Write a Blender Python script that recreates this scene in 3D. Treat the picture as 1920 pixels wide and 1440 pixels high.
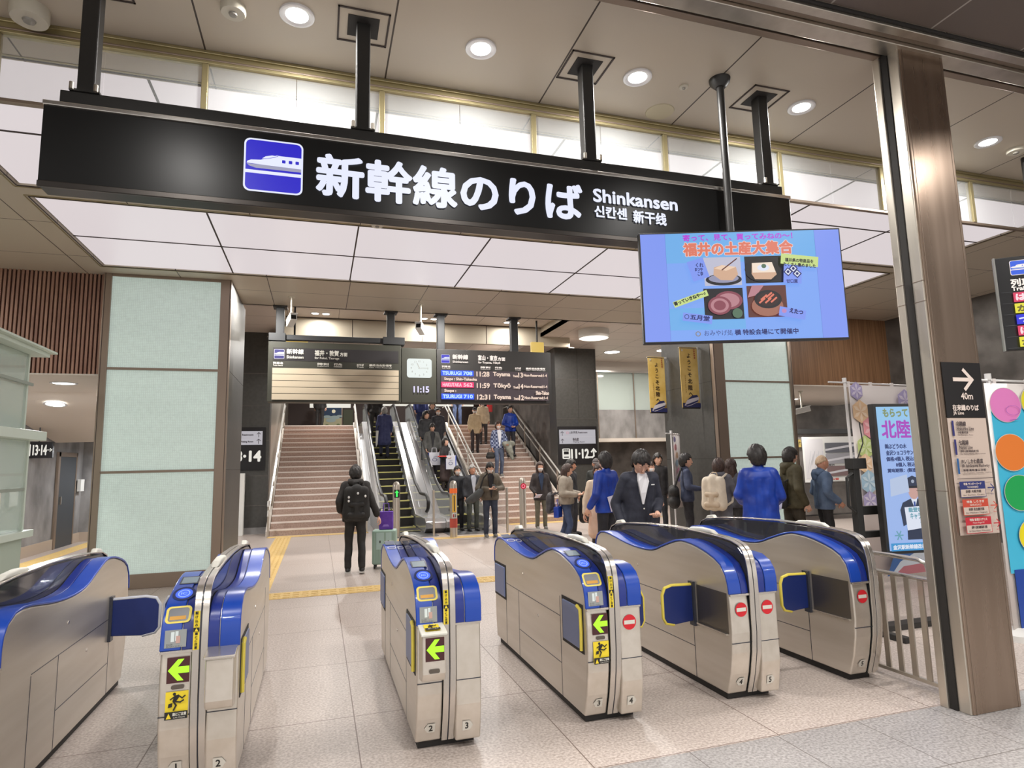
import bpy, bmesh, math, random
from mathutils import Vector, Matrix
from math import sin, cos, pi, radians, sqrt, atan2

for o in list(bpy.data.objects):
    bpy.data.objects.remove(o, do_unlink=True)
SC = bpy.context.scene
COL = SC.collection
random.seed(7)

# ------------------------------------------------------------ camera
cam_data = bpy.data.cameras.new('camera')
cam_data.sensor_fit = 'HORIZONTAL'; cam_data.sensor_width = 36.0
cam_data.lens = 1157.0 / 1920.0 * 36.0
cam_data.clip_start = 0.05; cam_data.clip_end = 200
cam = bpy.data.objects.new('camera', cam_data); COL.objects.link(cam)
YAW, PITCH, ROLL = 0.30395, 0.1292, -0.02365
fwd = Vector((sin(YAW)*cos(PITCH), cos(YAW)*cos(PITCH), sin(PITCH)))
r0 = Vector((cos(YAW), -sin(YAW), 0)); u0 = r0.cross(fwd)
rt = r0*cos(ROLL) + u0*sin(ROLL); up = u0*cos(ROLL) - r0*sin(ROLL)
cam.matrix_world = Matrix(((rt.x, up.x, -fwd.x, 0), (rt.y, up.y, -fwd.y, 0), (rt.z, up.z, -fwd.z, 1.6), (0, 0, 0, 1)))
SC.camera = cam

# ------------------------------------------------------------ world, exposure
W = bpy.data.worlds.new('world'); SC.world = W; W.use_nodes = True
W.node_tree.nodes['Background'].inputs[0].default_value = (1.0, 0.965, 0.93, 1)
W.node_tree.nodes['Background'].inputs[1].default_value = 1.12
SC.view_settings.view_transform = 'Standard'
try: SC.view_settings.look = 'None'
except Exception: pass
SC.view_settings.exposure = 0.0; SC.view_settings.gamma = 1.0
SC.view_settings.use_curve_mapping = False
try:
    SC.cycles.max_bounces = 8; SC.cycles.diffuse_bounces = 4; SC.cycles.transparent_max_bounces = 12
    SC.cycles.caustics_reflective = False; SC.cycles.caustics_refractive = False
    SC.cycles.sample_clamp_indirect = 4.0
    SC.cycles.use_denoising = True
except Exception: pass

def lamp(name, loc, power, radius=0.1, color=(1, .97, .93), rot=(0, 0, 0), spread=pi, shape='DISK', sy=None):
    l = bpy.data.lights.new(name, 'AREA'); l.shape = shape; l.size = radius*2
    if sy: l.size_y = sy
    l.energy = power*1.22; l.color = color; l.spread = spread
    o = bpy.data.objects.new(name, l); o.location = loc; o.rotation_euler = rot; COL.objects.link(o)
    return o
CEIL = 4.5
DOWNLIGHTS = [(-0.18, 3.86), (1.04, 3.86), (2.27, 3.86), (3.80, 3.86), (5.96, 3.87)]
for x, y in DOWNLIGHTS:
    lamp('downlight_lamp', (x, y, CEIL-.016), 42, .06)
for x in (-3.5, -1.2, 1.1, 3.4, 5.7, 8.0):            # unseen fill lamps added over the concourse to brighten the floor
    for y in (1.4, -1.6):
        lamp('concourse_lamp', (x, y, CEIL-.02), 42, .085, spread=radians(150))
for x, y in ((-0.02, 15.85), (2.72, 15.85), (5.0, 15.85)):   # pairs in the raised recess
    lamp('recess_lamp', (x, y, 5.42), 30, .12)
for x in (.8, 3.4, 5.6):
    lamp('stair_lamp', (x, 13.6, 5.42), 55, .1)
for x, y in ((0.5, 21.5), (3.2, 22.5), (6.0, 22)):
    lamp('landing_lamp', (x, y, 5.6), 120, .12)
for x, y in ((-4.0, 11.2), (-4.3, 11.9), (-4.2, 16.9)):
    lamp('corridor_lamp', (x, y, 2.985 if y < 16 else 2.2), 85 if y < 16 else 34, .1, color=(.95, .97, 1))
for x, y in ((7.6, 13.8), (9.2, 18.2), (10.8, 17.6), (7.2, 16.2)):
    lamp('side_hall_lamp', (x, y, 5.05), 75, .12, color=(1, .93, .86))
for x, y in ((9.6, 11.5), (11.2, 12.5)):
    lamp('office_lamp', (x, y, 3.02), 55, .1)
for x, y, p in ((-1.0, 10.6, 70), (2.2, 10.6, 70), (5.4, 10.6, 70), (8.4, 10.6, 40), (-6.2, 8.2, 75), (10.4, 8.4, 34), (-6.0, 6.0, 50)):
    lamp('hall_lamp', (x, y, CEIL-.02), p, .085)  # added fill lights without fixtures, brightening the hall and wood walls

# ------------------------------------------------------------ colour and material helpers
def lin(c):
    c = c/255.0
    return c/12.92 if c <= .04045 else ((c+.055)/1.055)**2.4
def RGB(r, g, b): return (lin(r), lin(g), lin(b), 1.0)
MATS = {}
def M(name, rgb=(128, 128, 128), rough=.5, metal=0., spec=None, alpha=1., coat=0.):
    if name in MATS: return MATS[name]
    m = bpy.data.materials.new(name); m.use_nodes = True
    p = m.node_tree.nodes['Principled BSDF']
    p.inputs['Base Color'].default_value = RGB(*rgb)
    p.inputs['Roughness'].default_value = rough; p.inputs['Metallic'].default_value = metal
    if spec is not None: p.inputs['Specular IOR Level'].default_value = spec
    if alpha < 1: p.inputs['Alpha'].default_value = alpha
    if coat: p.inputs['Coat Weight'].default_value = coat
    m.diffuse_color = RGB(*rgb); MATS[name] = m
    return m
def EM(name, rgb=(255, 255, 255), s=1.):
    if name in MATS: return MATS[name]
    m = bpy.data.materials.new(name); m.use_nodes = True; nt = m.node_tree
    p = nt.nodes['Principled BSDF']
    p.inputs['Base Color'].default_value = (.01, .01, .01, 1); p.inputs['Roughness'].default_value = .35
    p.inputs['Emission Color'].default_value = RGB(*rgb); p.inputs['Emission Strength'].default_value = s
    MATS[name] = m
    return m
def nd(m, t, **kw):
    n = m.node_tree.nodes.new(t)
    for k, v in kw.items():
        if k.startswith('i_'):
            key = k[2:]
            n.inputs[int(key) if key.isdigit() else key].default_value = v
        else: setattr(n, k, v)
    return n
def lk(m, a, b): m.node_tree.links.new(a, b)
def coords(m, scale=(1, 1, 1), obj=False):
    tc = nd(m, 'ShaderNodeTexCoord' if obj else 'ShaderNodeNewGeometry')
    mp = nd(m, 'ShaderNodeMapping'); mp.inputs['Scale'].default_value = scale
    lk(m, tc.outputs['Object'] if obj else tc.outputs['Position'], mp.inputs['Vector'])
    return mp.outputs[0]
def mottled(name, c1, c2, scale=6, rough=.6, metal=0., stretch=(1, 1, 1), detail=4, obj=False, lo=.35, hi=.65, rv=0):
    """Two-tone noise material: stone, concrete, brushed metal, cloth."""
    m = M(name, c1, rough, metal)
    p = m.node_tree.nodes['Principled BSDF']
    n = nd(m, 'ShaderNodeTexNoise', i_Scale=scale, i_Detail=detail)
    lk(m, coords(m, stretch, obj), n.inputs['Vector'])
    r = nd(m, 'ShaderNodeValToRGB')
    r.color_ramp.elements[0].position = lo; r.color_ramp.elements[0].color = RGB(*c1)
    r.color_ramp.elements[1].position = hi; r.color_ramp.elements[1].color = RGB(*c2)
    lk(m, n.outputs['Fac'], r.inputs['Fac']); lk(m, r.outputs['Color'], p.inputs['Base Color'])
    if rv:
        mr = nd(m, 'ShaderNodeMapRange'); mr.inputs['To Min'].default_value = rough-rv; mr.inputs['To Max'].default_value = rough+rv
        lk(m, n.outputs['Fac'], mr.inputs['Value']); lk(m, mr.outputs[0], p.inputs['Roughness'])
    return m
def tile_lines(m, xo, xs, yo, ys, w, dark):
    """Multiply the base colour by joint lines on a world grid (x offset, x spacing, y offset, y spacing)."""
    p = m.node_tree.nodes['Principled BSDF']; src = p.inputs['Base Color'].links[0].from_socket if p.inputs['Base Color'].links else None
    g = nd(m, 'ShaderNodeNewGeometry'); s = nd(m, 'ShaderNodeSeparateXYZ'); lk(m, g.outputs['Position'], s.inputs[0])
    outs = []
    for ax, of, sp in ((0, xo, xs), (1, yo, ys)):
        a = nd(m, 'ShaderNodeMath', operation='SUBTRACT', i_1=of); lk(m, s.outputs[ax], a.inputs[0])
        b = nd(m, 'ShaderNodeMath', operation='PINGPONG', i_1=sp/2); lk(m, a.outputs[0], b.inputs[0])
        c = nd(m, 'ShaderNodeMath', operation='LESS_THAN', i_1=w); lk(m, b.outputs[0], c.inputs[0]); outs.append(c)
    mx = nd(m, 'ShaderNodeMath', operation='MAXIMUM'); lk(m, outs[0].outputs[0], mx.inputs[0]); lk(m, outs[1].outputs[0], mx.inputs[1])
    mix = nd(m, 'ShaderNodeMix', data_type='RGBA'); mix.inputs[7].default_value = RGB(*dark)
    if src: lk(m, src, mix.inputs[6])
    else: mix.inputs[6].default_value = p.inputs['Base Color'].default_value
    lk(m, mx.outputs[0], mix.inputs[0]); lk(m, mix.outputs[2], p.inputs['Base Color'])
    return m

# ------------------------------------------------------------ object helpers
def obj(name, mesh, parent=None, **props):
    o = bpy.data.objects.new(name, mesh); COL.objects.link(o)
    if parent is not None: o.parent = parent
    for k, v in props.items(): o[k] = v
    return o
def thing(name, label, cat, loc=(0, 0, 0), rotz=0, group=None):
    o = bpy.data.objects.new(name, None); COL.objects.link(o)
    o.empty_display_size = .1; o.location = loc; o.rotation_euler = (0, 0, rotz)
    o['label'] = label; o['category'] = cat
    if group: o['group'] = group
    return o
def tag(o, label, cat, group=None):
    o['label'] = label; o['category'] = cat
    if group: o['group'] = group
    return o

class MB:
    """Collects shapes; build() links them as one mesh object."""
    def __init__(s): s.v = []; s.f = []; s.mi = []; s.mats = []; s.sm = []
    def m(s, mat):
        if mat not in s.mats: s.mats.append(mat)
        return s.mats.index(mat)
    def add(s, vs, fs, mat, T=None, smooth=False):
        b = len(s.v); k = s.m(mat)
        s.v += [tuple(T @ Vector(v)) for v in vs] if T is not None else [tuple(v) for v in vs]
        for f in fs:
            s.f.append([b+i for i in f]); s.mi.append(k); s.sm.append(smooth)
        return s
    def box(s, x0, x1, y0, y1, z0, z1, mat, T=None):
        vs = [(x, y, z) for z in (z0, z1) for y in (y0, y1) for x in (x0, x1)]
        return s.add(vs, [(0, 2, 3, 1), (4, 5, 7, 6), (0, 1, 5, 4), (2, 6, 7, 3), (0, 4, 6, 2), (1, 3, 7, 5)], mat, T)
    def prism(s, pts, a, b, mat, axis='x', T=None, smooth=False):
        """Polygon pts extruded along axis from a to b. pts are (y,z) for x, (x,z) for y, (x,y) for z."""
        n = len(pts)
        def P(p, t): return {'x': (t, p[0], p[1]), 'y': (p[0], t, p[1]), 'z': (p[0], p[1], t)}[axis]
        vs = [P(p, a) for p in pts] + [P(p, b) for p in pts]
        s.add(vs, [tuple(range(n))[::-1], tuple(range(n, 2*n))], mat, T)
        k = s.m(mat); base = len(s.v)-2*n
        for i in range(n):
            j = (i+1) % n
            s.f.append([base+i, base+j, base+n+j, base+n+i]); s.mi.append(k); s.sm.append(smooth)
        return s
    def ribbon(s, pts, x0, x1, t, mat, T=None):
        """A strip of thickness t laid on the open (y,z) line pts between x0 and x1, offset to the left of the line's direction."""
        off = []
        for i, p in enumerate(pts):
            a = Vector(pts[max(0, i-1)]); b = Vector(pts[min(len(pts)-1, i+1)])
            d = (b-a).normalized(); off.append((p[0]-d.y*t, p[1]+d.x*t))
        n = len(pts); vs = []
        for x in (x0, x1):
            vs += [(x, p[0], p[1]) for p in pts] + [(x, p[0], p[1]) for p in off]
        fs = []; sm0 = len(s.f)
        for i in range(n-1):
            fs += [(i, i+1, 2*n+i+1, 2*n+i), (n+i, 3*n+i, 3*n+i+1, n+i+1), (i, n+i, n+i+1, i+1), (2*n+i, 2*n+i+1, 3*n+i+1, 3*n+i)]
        fs += [(0, 2*n, 3*n, n), (n-1, 2*n-1, 4*n-1, 3*n-1)]
        return s.add(vs, fs, mat, T, True)
    def tube(s, pts, r, mat, seg=10, T=None, caps=True, rs=None):
        pts = [Vector(p) for p in pts]; n = len(pts); rings = []
        prev = None
        for i, p in enumerate(pts):
            d = (pts[min(n-1, i+1)]-pts[max(0, i-1)]).normalized()
            if prev is None:
                a = Vector((0, 0, 1)) if abs(d.z) < .9 else Vector((1, 0, 0))
                u = d.cross(a).normalized()
            else: u = (prev-d*prev.dot(d)).normalized()
            prev = u; w = d.cross(u); rr = rs[i] if rs else r
            rings.append([p+(u*cos(2*pi*k/seg)+w*sin(2*pi*k/seg))*rr for k in range(seg)])
        vs = [v for R in rings for v in R]; fs = []
        for i in range(n-1):
            for k in range(seg):
                l = (k+1) % seg
                fs.append((i*seg+k, i*seg+l, (i+1)*seg+l, (i+1)*seg+k))
        s.add(vs, fs, mat, T, smooth=True)
        if caps: s.add(rings[0][::-1], [tuple(range(seg))], mat, T).add(rings[-1], [tuple(range(seg))], mat, T)
        return s
    def lathe(s, prof, mat, seg=20, T=None, smooth=True):
        """prof: (radius, z) pairs about the z axis."""
        vs = [(r*cos(2*pi*k/seg), r*sin(2*pi*k/seg), z) for r, z in prof for k in range(seg)]; fs = []
        for i in range(len(prof)-1):
            for k in range(seg):
                l = (k+1) % seg
                fs.append((i*seg+k, i*seg+l, (i+1)*seg+l, (i+1)*seg+k))
        return s.add(vs, fs, mat, T, smooth)
    def ball(s, c, r, mat, seg=14, rings=9, T=None):
        if not hasattr(r, '__len__'): r = (r, r, r)
        vs = []; fs = []
        for i in range(rings+1):
            t = pi*i/rings
            for k in range(seg):
                a = 2*pi*k/seg
                vs.append((c[0]+r[0]*sin(t)*cos(a), c[1]+r[1]*sin(t)*sin(a), c[2]+r[2]*cos(t)))
        for i in range(rings):
            for k in range(seg):
                l = (k+1) % seg
                fs.append((i*seg+k, (i+1)*seg+k, (i+1)*seg+l, i*seg+l))
        return s.add(vs, fs, mat, T, True)
    def mesh(s, name='m'):
        me = bpy.data.meshes.new(name); me.from_pydata(s.v, [], s.f)
        for mt in s.mats: me.materials.append(mt)
        me.polygons.foreach_set('material_index', s.mi); me.polygons.foreach_set('use_smooth', s.sm)
        me.update(); return me
    def build(s, name, parent=None, bevel=0, seg=2, fix=True, **props):
        me = s.mesh(name)
        if fix:
            bm = bmesh.new(); bm.from_mesh(me); bmesh.ops.remove_doubles(bm, verts=bm.verts, dist=1e-5)
            bmesh.ops.recalc_face_normals(bm, faces=bm.faces); bm.to_mesh(me); bm.free()
        if fix and any(s.sm): me.set_sharp_from_angle(angle=radians(38))
        o = obj(name, me, parent, **props)
        if bevel:
            b = o.modifiers.new('bevel', 'BEVEL'); b.width = bevel; b.segments = seg; b.limit_method = 'ANGLE'; b.angle_limit = radians(35)
        return o
def structure(name, mb, bevel=0):
    return mb.build(name, None, bevel, kind='structure')

def frame(o, right, upv):
    r = Vector(right).normalized(); u = Vector(upv); u = (u-r*u.dot(r)).normalized(); n = r.cross(u)
    return Matrix(((r.x, u.x, n.x, o[0]), (r.y, u.y, n.y, o[1]), (r.z, u.z, n.z, o[2]), (0, 0, 0, 1)))
FACE = lambda o: frame(o, (1, 0, 0), (0, 0, 1))      # a board facing the concourse

_tc = {}
def text_mesh(s):
    """Outline triangles of a line of text at size 1, with its bounds."""
    if s in _tc: return _tc[s]
    c = bpy.data.curves.new('t', 'FONT'); c.body = s; c.size = 1.0; c.resolution_u = 3
    o = bpy.data.objects.new('t', c)
    me = bpy.data.meshes.new_from_object(o)
    vs = [v.co.copy() for v in me.vertices]; fs = [tuple(p.vertices) for p in me.polygons]
    bpy.data.objects.remove(o); bpy.data.curves.remove(c); bpy.data.meshes.remove(me)
    x0 = min([v.x for v in vs], default=0); x1 = max([v.x for v in vs], default=1)
    y0 = min([v.y for v in vs], default=0); y1 = max([v.y for v in vs], default=1)
    _tc[s] = (vs, fs, x0, x1, y0, y1); return _tc[s]

class Board(MB):
    """Flat printed graphics in a local frame: x right, y up, z towards the viewer."""
    def __init__(s, T, dz=.0004):
        super().__init__(); s.T = T; s.dz = dz; s.z = dz
    def lift(s): s.z += s.dz; return s.z
    def poly(s, pts, mat, z=None):
        z = s.lift() if z is None else z
        return s.add([(x, y, z) for x, y in pts], [tuple(range(len(pts)))], mat, s.T)
    def rect(s, x0, y0, x1, y1, mat): return s.poly([(x0, y0), (x1, y0), (x1, y1), (x0, y1)], mat)
    def rrect(s, x0, y0, x1, y1, r, mat, n=5):
        pts = []
        for cx, cy, a in ((x1-r, y0+r, -90), (x1-r, y1-r, 0), (x0+r, y1-r, 90), (x0+r, y0+r, 180)):
            for k in range(n+1):
                t = radians(a+90*k/n); pts.append((cx+r*cos(t), cy+r*sin(t)))
        return s.poly(pts, mat)
    def disc(s, cx, cy, rx, mat, ry=None, n=24):
        ry = ry or rx
        return s.poly([(cx+rx*cos(2*pi*k/n), cy+ry*sin(2*pi*k/n)) for k in range(n)], mat)
    def ring(s, cx, cy, r, w, mat, ry=None, n=24):
        ry = ry or r; z = s.lift(); k2 = (r-w)/r
        vs = [(cx+r*cos(2*pi*k/n), cy+ry*sin(2*pi*k/n), z) for k in range(n)] + [(cx+r*k2*cos(2*pi*k/n), cy+ry*k2*sin(2*pi*k/n), z) for k in range(n)]
        return s.add(vs, [(k, (k+1) % n, n+(k+1) % n, n+k) for k in range(n)], mat, s.T)
    def line(s, pts, w, mat):
        for (ax, ay), (bx, by) in zip(pts, pts[1:]):
            d = Vector((bx-ax, by-ay)).normalized()*w/2; nx, ny = -d.y, d.x
            s.poly([(ax+nx-d.x, ay+ny-d.y), (ax-nx-d.x, ay-ny-d.y), (bx-nx+d.x, by-ny+d.y), (bx+nx+d.x, by+ny+d.y)], mat)
        return s
    def text(s, t, x0, y0, x1, y1, mat, bold=0., rot=0, keep=False, align='l'):
        """Text fitted to the box; keep=True keeps its proportions (box height rules)."""
        vs, fs, a0, a1, b0, b1 = text_mesh(t)
        sx = (x1-x0)/max(a1-a0, 1e-6); sy = (y1-y0)/max(b1-b0, 1e-6)
        if keep: sx = sy if sy*(a1-a0) <= (x1-x0) else sx; sy = sx if sx < sy else sy
        ox = x0
        if align == 'c': ox = (x0+x1)/2-sx*(a1-a0)/2
        cr, sr = cos(rot), sin(rot)
        offs = [(0, 0)]
        if bold: offs = [(bold*cos(2*pi*k/8), bold*sin(2*pi*k/8)) for k in range(8)]
        z = s.lift()
        for i, (dx, dy) in enumerate(offs):
            pts = []
            for v in vs:
                px = (v.x-a0)*sx+dx; py = (v.y-b0)*sy+dy
                pts.append((ox+px*cr-py*sr, y0+px*sr+py*cr, z+i*s.dz*.03))
            s.add(pts, fs, mat, s.T)
        return s
    def vtext(s, t, cx, ytop, size, step, mat, bold=0.):
        for i, ch in enumerate(t):
            vs, fs, a0, a1, b0, b1 = text_mesh(ch)
            w = size*(a1-a0)*.95; h = size*(b1-b0)*.95
            s.text(ch, cx-w/2, ytop-i*step-size/2-h/2, cx+w/2, ytop-i*step-size/2+h/2, mat, bold)
        return s
    def arrow(s, cx, cy, h, mat, rot=0, w=.16):
        P = lambda px, py: (cx+h*(px*cos(rot)-py*sin(rot)), cy+h*(px*sin(rot)+py*cos(rot)))
        s.line([P(0, -.5), P(0, .42)], h*w*.8, mat); s.line([P(-.34, .12), P(0, .45), P(.34, .12)], h*w*.8, mat)
        return s
    def done(s, name, parent=None, **props): return s.build(name, parent, fix=False, **props)
# ------------------------------------------------------------ materials of the building
granite = mottled('granite', (162, 148, 139), (200, 188, 180), 62, .36, detail=6, lo=.36, hi=.64)
tile_lines(granite, .245, 1.17, 4.38, 1.17, .0035, (112, 94, 84))
granite_grey = mottled('granite_grey', (132, 128, 126), (168, 164, 162), 62, .36, detail=6, lo=.36, hi=.64)
tile_lines(granite_grey, 3.15, .585, 3.2, .585, .003, (105, 99, 95))
ceil_beige = M('ceiling_beige', (194, 183, 166), .42, .12)
tile_lines(ceil_beige, .43, 1.228, 3.2, 1.222, .006, (58, 46, 38))
ceil_brown = M('ceiling_brown', (108, 96, 88), .5, .1)
tile_lines(ceil_brown, 3.97, .86, -2, 3.0, .007, (176, 168, 158))
ceil_rear = M('ceiling_rear', (208, 196, 186), .45, .12)
tile_lines(ceil_rear, .43, 1.228, 11.5, .95, .006, (92, 80, 70))
lum = EM('luminous_panel', (232, 222, 224), .85)
seam_dark = M('seam_dark', (60, 48, 44), .6)
gold = M('brass_trim', (170, 158, 120), .32, .7)
steel = mottled('brushed_steel', (196, 188, 176), (214, 206, 194), 9, .32, .88, (1, 1, .06), lo=.3, hi=.7, rv=.05)
steel_brown = mottled('brown_steel', (156, 136, 120), (172, 152, 136), 9, .28, .9, (1, 1, .06), lo=.3, hi=.7, rv=.05)
steel_light = M('polished_steel', (205, 202, 196), .2, .9)
frame_brown = M('bronze_frame', (150, 134, 120), .38, .7)
black = M('black_paint', (38, 37, 36), .45)
black_gloss = M('black_gloss', (30, 30, 30), .28, spec=.25)
dark_void = M('dark_recess', (38, 35, 33), .7)
stone_black = mottled('black_stone', (60, 59, 56), (67, 66, 63), 14, .42, stretch=(1, 1, 1))
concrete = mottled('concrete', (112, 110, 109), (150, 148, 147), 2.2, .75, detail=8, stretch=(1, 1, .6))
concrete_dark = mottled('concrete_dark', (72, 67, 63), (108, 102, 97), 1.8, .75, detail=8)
wood_slat = mottled('wood_slat', (140, 102, 86), (168, 130, 110), 5, .5, stretch=(3, 3, .3))
wood_dark = M('wood_gap', (66, 44, 38), .8)
wood_plain = mottled('wood_plain', (112, 80, 54), (140, 104, 74), 7, .5, stretch=(5, 5, .12))
white_paint = M('white_paint', (226, 226, 222), .5)
cream = M('cream_plaster', (206, 197, 186), .7)
tan_floor = M('stone_skirting', (176, 160, 144), .5)
tactile = mottled('tactile_yellow', (206, 172, 104), (222, 190, 124), 30, .6)
beige_panel = M('beige_panel', (178, 168, 150), .5, .05)
def glass_mat(name, rgb, a, rough=.05):
    m = M(name, rgb, rough, alpha=a); return m
glass = glass_mat('clear_glass', (222, 226, 226), .16)
glass_green = glass_mat('green_glass', (214, 226, 216), .34)
dark_glass = glass_mat('smoked_glass', (60, 60, 62), .8)
# patterned glass of the pillars, its emission set by the pattern
pg = EM('pillar_glass', (200, 216, 208), .34)
_p = pg.node_tree.nodes['Principled BSDF']; _p.inputs['Base Color'].default_value = RGB(176, 190, 182); _p.inputs['Roughness'].default_value = .3
def _pillar_pattern():
    m = pg; v = coords(m, (1, 1, 1))
    ck = nd(m, 'ShaderNodeTexNoise', i_Scale=26., i_Detail=3.); lk(m, v, ck.inputs['Vector'])
    w1 = nd(m, 'ShaderNodeTexWave', wave_type='BANDS', bands_direction='X', i_Scale=13.); w2 = nd(m, 'ShaderNodeTexWave', wave_type='BANDS', bands_direction='Z', i_Scale=13.)
    for w in (w1, w2): lk(m, v, w.inputs['Vector']); w.inputs['Distortion'].default_value = 1.6
    a = nd(m, 'ShaderNodeMath', operation='MULTIPLY'); lk(m, w1.outputs['Fac'], a.inputs[0]); lk(m, w2.outputs['Fac'], a.inputs[1])
    b = nd(m, 'ShaderNodeMath', operation='ADD'); lk(m, a.outputs[0], b.inputs[0]); lk(m, ck.outputs['Fac'], b.inputs[1])
    r = nd(m, 'ShaderNodeMapRange'); r.inputs['From Min'].default_value = .3; r.inputs['From Max'].default_value = 1.3
    r.inputs['To Min'].default_value = .33; r.inputs['To Max'].default_value = .55
    lk(m, b.outputs[0], r.inputs['Value']); lk(m, r.outputs[0], _p.inputs['Emission Strength'])
_pillar_pattern()

# ------------------------------------------------------------ floor
structure('floor', MB().box(-12, 18, 3.2, 30, -.2, 0, granite))
structure('floor_concourse', MB().box(-12, 18, -8, 3.2, -.2, 0, granite_grey))
t = MB()
t.box(-1.2, 5.9, 8.48, 8.89, 0, .005, tactile).box(-.95, -.6, 8.89, 15.95, 0, .005, tactile).box(-1.15, 1.2, 15.95, 16.28, 0, .005, tactile)
t.box(-1.5, -.95, 12.75, 13.1, 0, .005, tactile)
t.box(1.5, 4.3, 13.75, 14.1, 0, .005, tactile).box(4.9, 9.5, 16.0, 16.35, 0, .005, tactile).box(-5.2, -4.85, 9, 17.5, 0, .005, tactile)
for k in range(60):
    for yy in (8.56, 8.685, 8.81):
        t.box(-1.1+k*.115, -1.02+k*.115, yy-.03, yy+.03, .005, .009, tactile)
for k in range(55):
    for xx in (-.9, -.82, -.74, -.66): t.box(xx-.015, xx+.015, 9+k*.125, 9.09+k*.125, .005, .009, tactile)
tp = tag(t.build('tactile_paving'), 'yellow raised tactile guide strips set in the pink granite floor', 'tactile paving')

# ------------------------------------------------------------ front ceilings (z 4.5)
c = MB()
c.box(-9, 14, 2.84, 4.85, CEIL, CEIL+.1, ceil_beige)
c.box(-9, -2.94, 4.85, 11.5, CEIL, CEIL+.1, ceil_beige).box(8.71, 14, 4.85, 11.5, CEIL, CEIL+.1, ceil_beige)
c.box(-2.94, 8.71, 7.06, 7.38, CEIL, CEIL+.1, ceil_beige).box(-2.94, 8.71, 9.67, 11.5, CEIL, CEIL+.1, ceil_beige)
structure('ceiling', c)
structure('ceiling_concourse', MB().box(-9, 14, -6, 2.84, CEIL, CEIL+.1, ceil_brown))
def lum_block(y0, y1, label):
    t = thing('luminous_ceiling', label, 'ceiling light', (2.9, (y0+y1)/2, CEIL))
    ym = (y0+y1)/2; xs = [-2.92, -1.26, .416, 2.08, 3.742, 5.404, 7.066, 8.69]
    T = Matrix.Translation((-2.9, -ym, -CEIL))
    for a, b in zip(xs, xs[1:]):
        for p, q in ((y0, ym), (ym, y1)):
            MB().box(a+.008, b-.008, p+.008, q-.008, CEIL+.012, CEIL+.03, lum, T).build('light_panel', t)
    g = MB().box(-2.94, 8.71, y0-.02, y1+.02, CEIL+.035, CEIL+.1, seam_dark, T).box(-2.92, 8.69, ym-.009, ym+.009, CEIL+.004, CEIL+.012, seam_dark, T)
    for a in xs[1:-1]: g.box(a-.009, a+.009, y0, y1, CEIL+.004, CEIL+.012, seam_dark, T)
    g.build('housing', t)
    f = MB()
    for k in (0, 1):
        e = .025+.03*k
        f.box(-2.92-e-.008, -2.92-e+.004, y0-e, y1+e, CEIL-.006, CEIL+.012, gold if k else seam_dark, T).box(8.69+e-.004, 8.69+e+.008, y0-e, y1+e, CEIL-.006, CEIL+.012, gold if k else seam_dark, T)
        f.box(-2.92-e, 8.69+e, y0-e-.008, y0-e+.004, CEIL-.006, CEIL+.012, gold if k else seam_dark, T).box(-2.92-e, 8.69+e, y1+e-.004, y1+e+.008, CEIL-.006, CEIL+.012, gold if k else seam_dark, T)
    f.build('frame', t)
lum_block(4.85, 7.06, 'bright white luminous ceiling above the hanging station sign, seen through the glass curtain')
lum_block(7.38, 9.67, 'bright white luminous ceiling between the hanging sign and the departure boards')

# portal head and shutter slot between the concourse and the gates
h = MB()
h.box(-9, 14, 2.98, 3.10, CEIL-.05, CEIL, steel).box(-9, 14, 3.10, 3.135, CEIL-.02, CEIL, dark_void).box(-9, 14, 3.135, 3.19, CEIL-.035, CEIL, frame_brown)
h.box(-9, 14, 2.84, 2.86, CEIL-.02, CEIL, dark_void).box(-9, 14, 2.86, 2.925, CEIL-.04, CEIL, steel).box(-9, 14, 2.925, 2.98, CEIL-.02, CEIL, frame_brown)
structure('trim_1', h, .004)

# glass smoke curtain hanging from the ceiling behind the sign
sc_ = thing('glass_smoke_curtain', 'clear hanging glass smoke curtain in a brass frame behind the station sign', 'smoke curtain', (2.5, 4.42, CEIL))
T = Matrix.Translation((-2.5, -4.42, -CEIL))
MB().box(-9, 13, 4.39, 4.45, 4.41, 4.5, gold, T).box(-9, 13, 4.375, 4.465, 4.475, 4.5, gold, T).box(-9, 13, 4.385, 4.455, 4.43, 4.445, frame_brown, T).build('head_rail', sc_, .004)
MB().box(-9, 13, 4.40, 4.44, 3.945, 3.97, frame_brown, T).build('bottom_rail', sc_, .003)
for k in range(-6, 11):
    x = -.797+1.207*k
    MB().box(x-.02, x+.02, 4.395, 4.445, 3.97, 4.41, gold, T).build('mullion', sc_, .003)
    MB().box(x+.02, x+.598, 4.416, 4.424, 3.97, 4.41, glass, T).box(x+.602, x+1.187, 4.416, 4.424, 3.97, 4.41, glass, T).build('glass_pane', sc_)

# ------------------------------------------------------------ steel column at the right of the portal
col = thing('steel_column', 'tall brushed steel column carrying the local line direction signs', 'column', (4.07, 3.1, 0))
T = Matrix.Translation((-4.07, -3.1, 0))
MB().box(3.87, 4.28, 3.01, 3.20, 0, CEIL, steel_brown, T).build('shaft', col, .006)
MB().box(3.855, 3.875, 3.018, 3.095, 0, CEIL-.02, steel, T).box(3.83, 3.875, 3.145, 3.20, 0, CEIL-.02, steel, T).build('shutter_guide', col, .004)
MB().box(3.845, 3.872, 3.095, 3.145, 0, CEIL-.02, dark_void, T).build('guide_slot', col)
e = MB()
for z in (2.76, 2.62, 1.36): e.box(3.852, 3.876, 3.016, 3.097, z, z+.004, frame_brown, T).box(3.827, 3.876, 3.144, 3.203, z, z+.004, frame_brown, T)
for x in (3.895, 4.255): e.box(x-.002, x+.002, 3.0085, 3.012, 0, CEIL, frame_brown, T)
e.build('seam', col)

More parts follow.
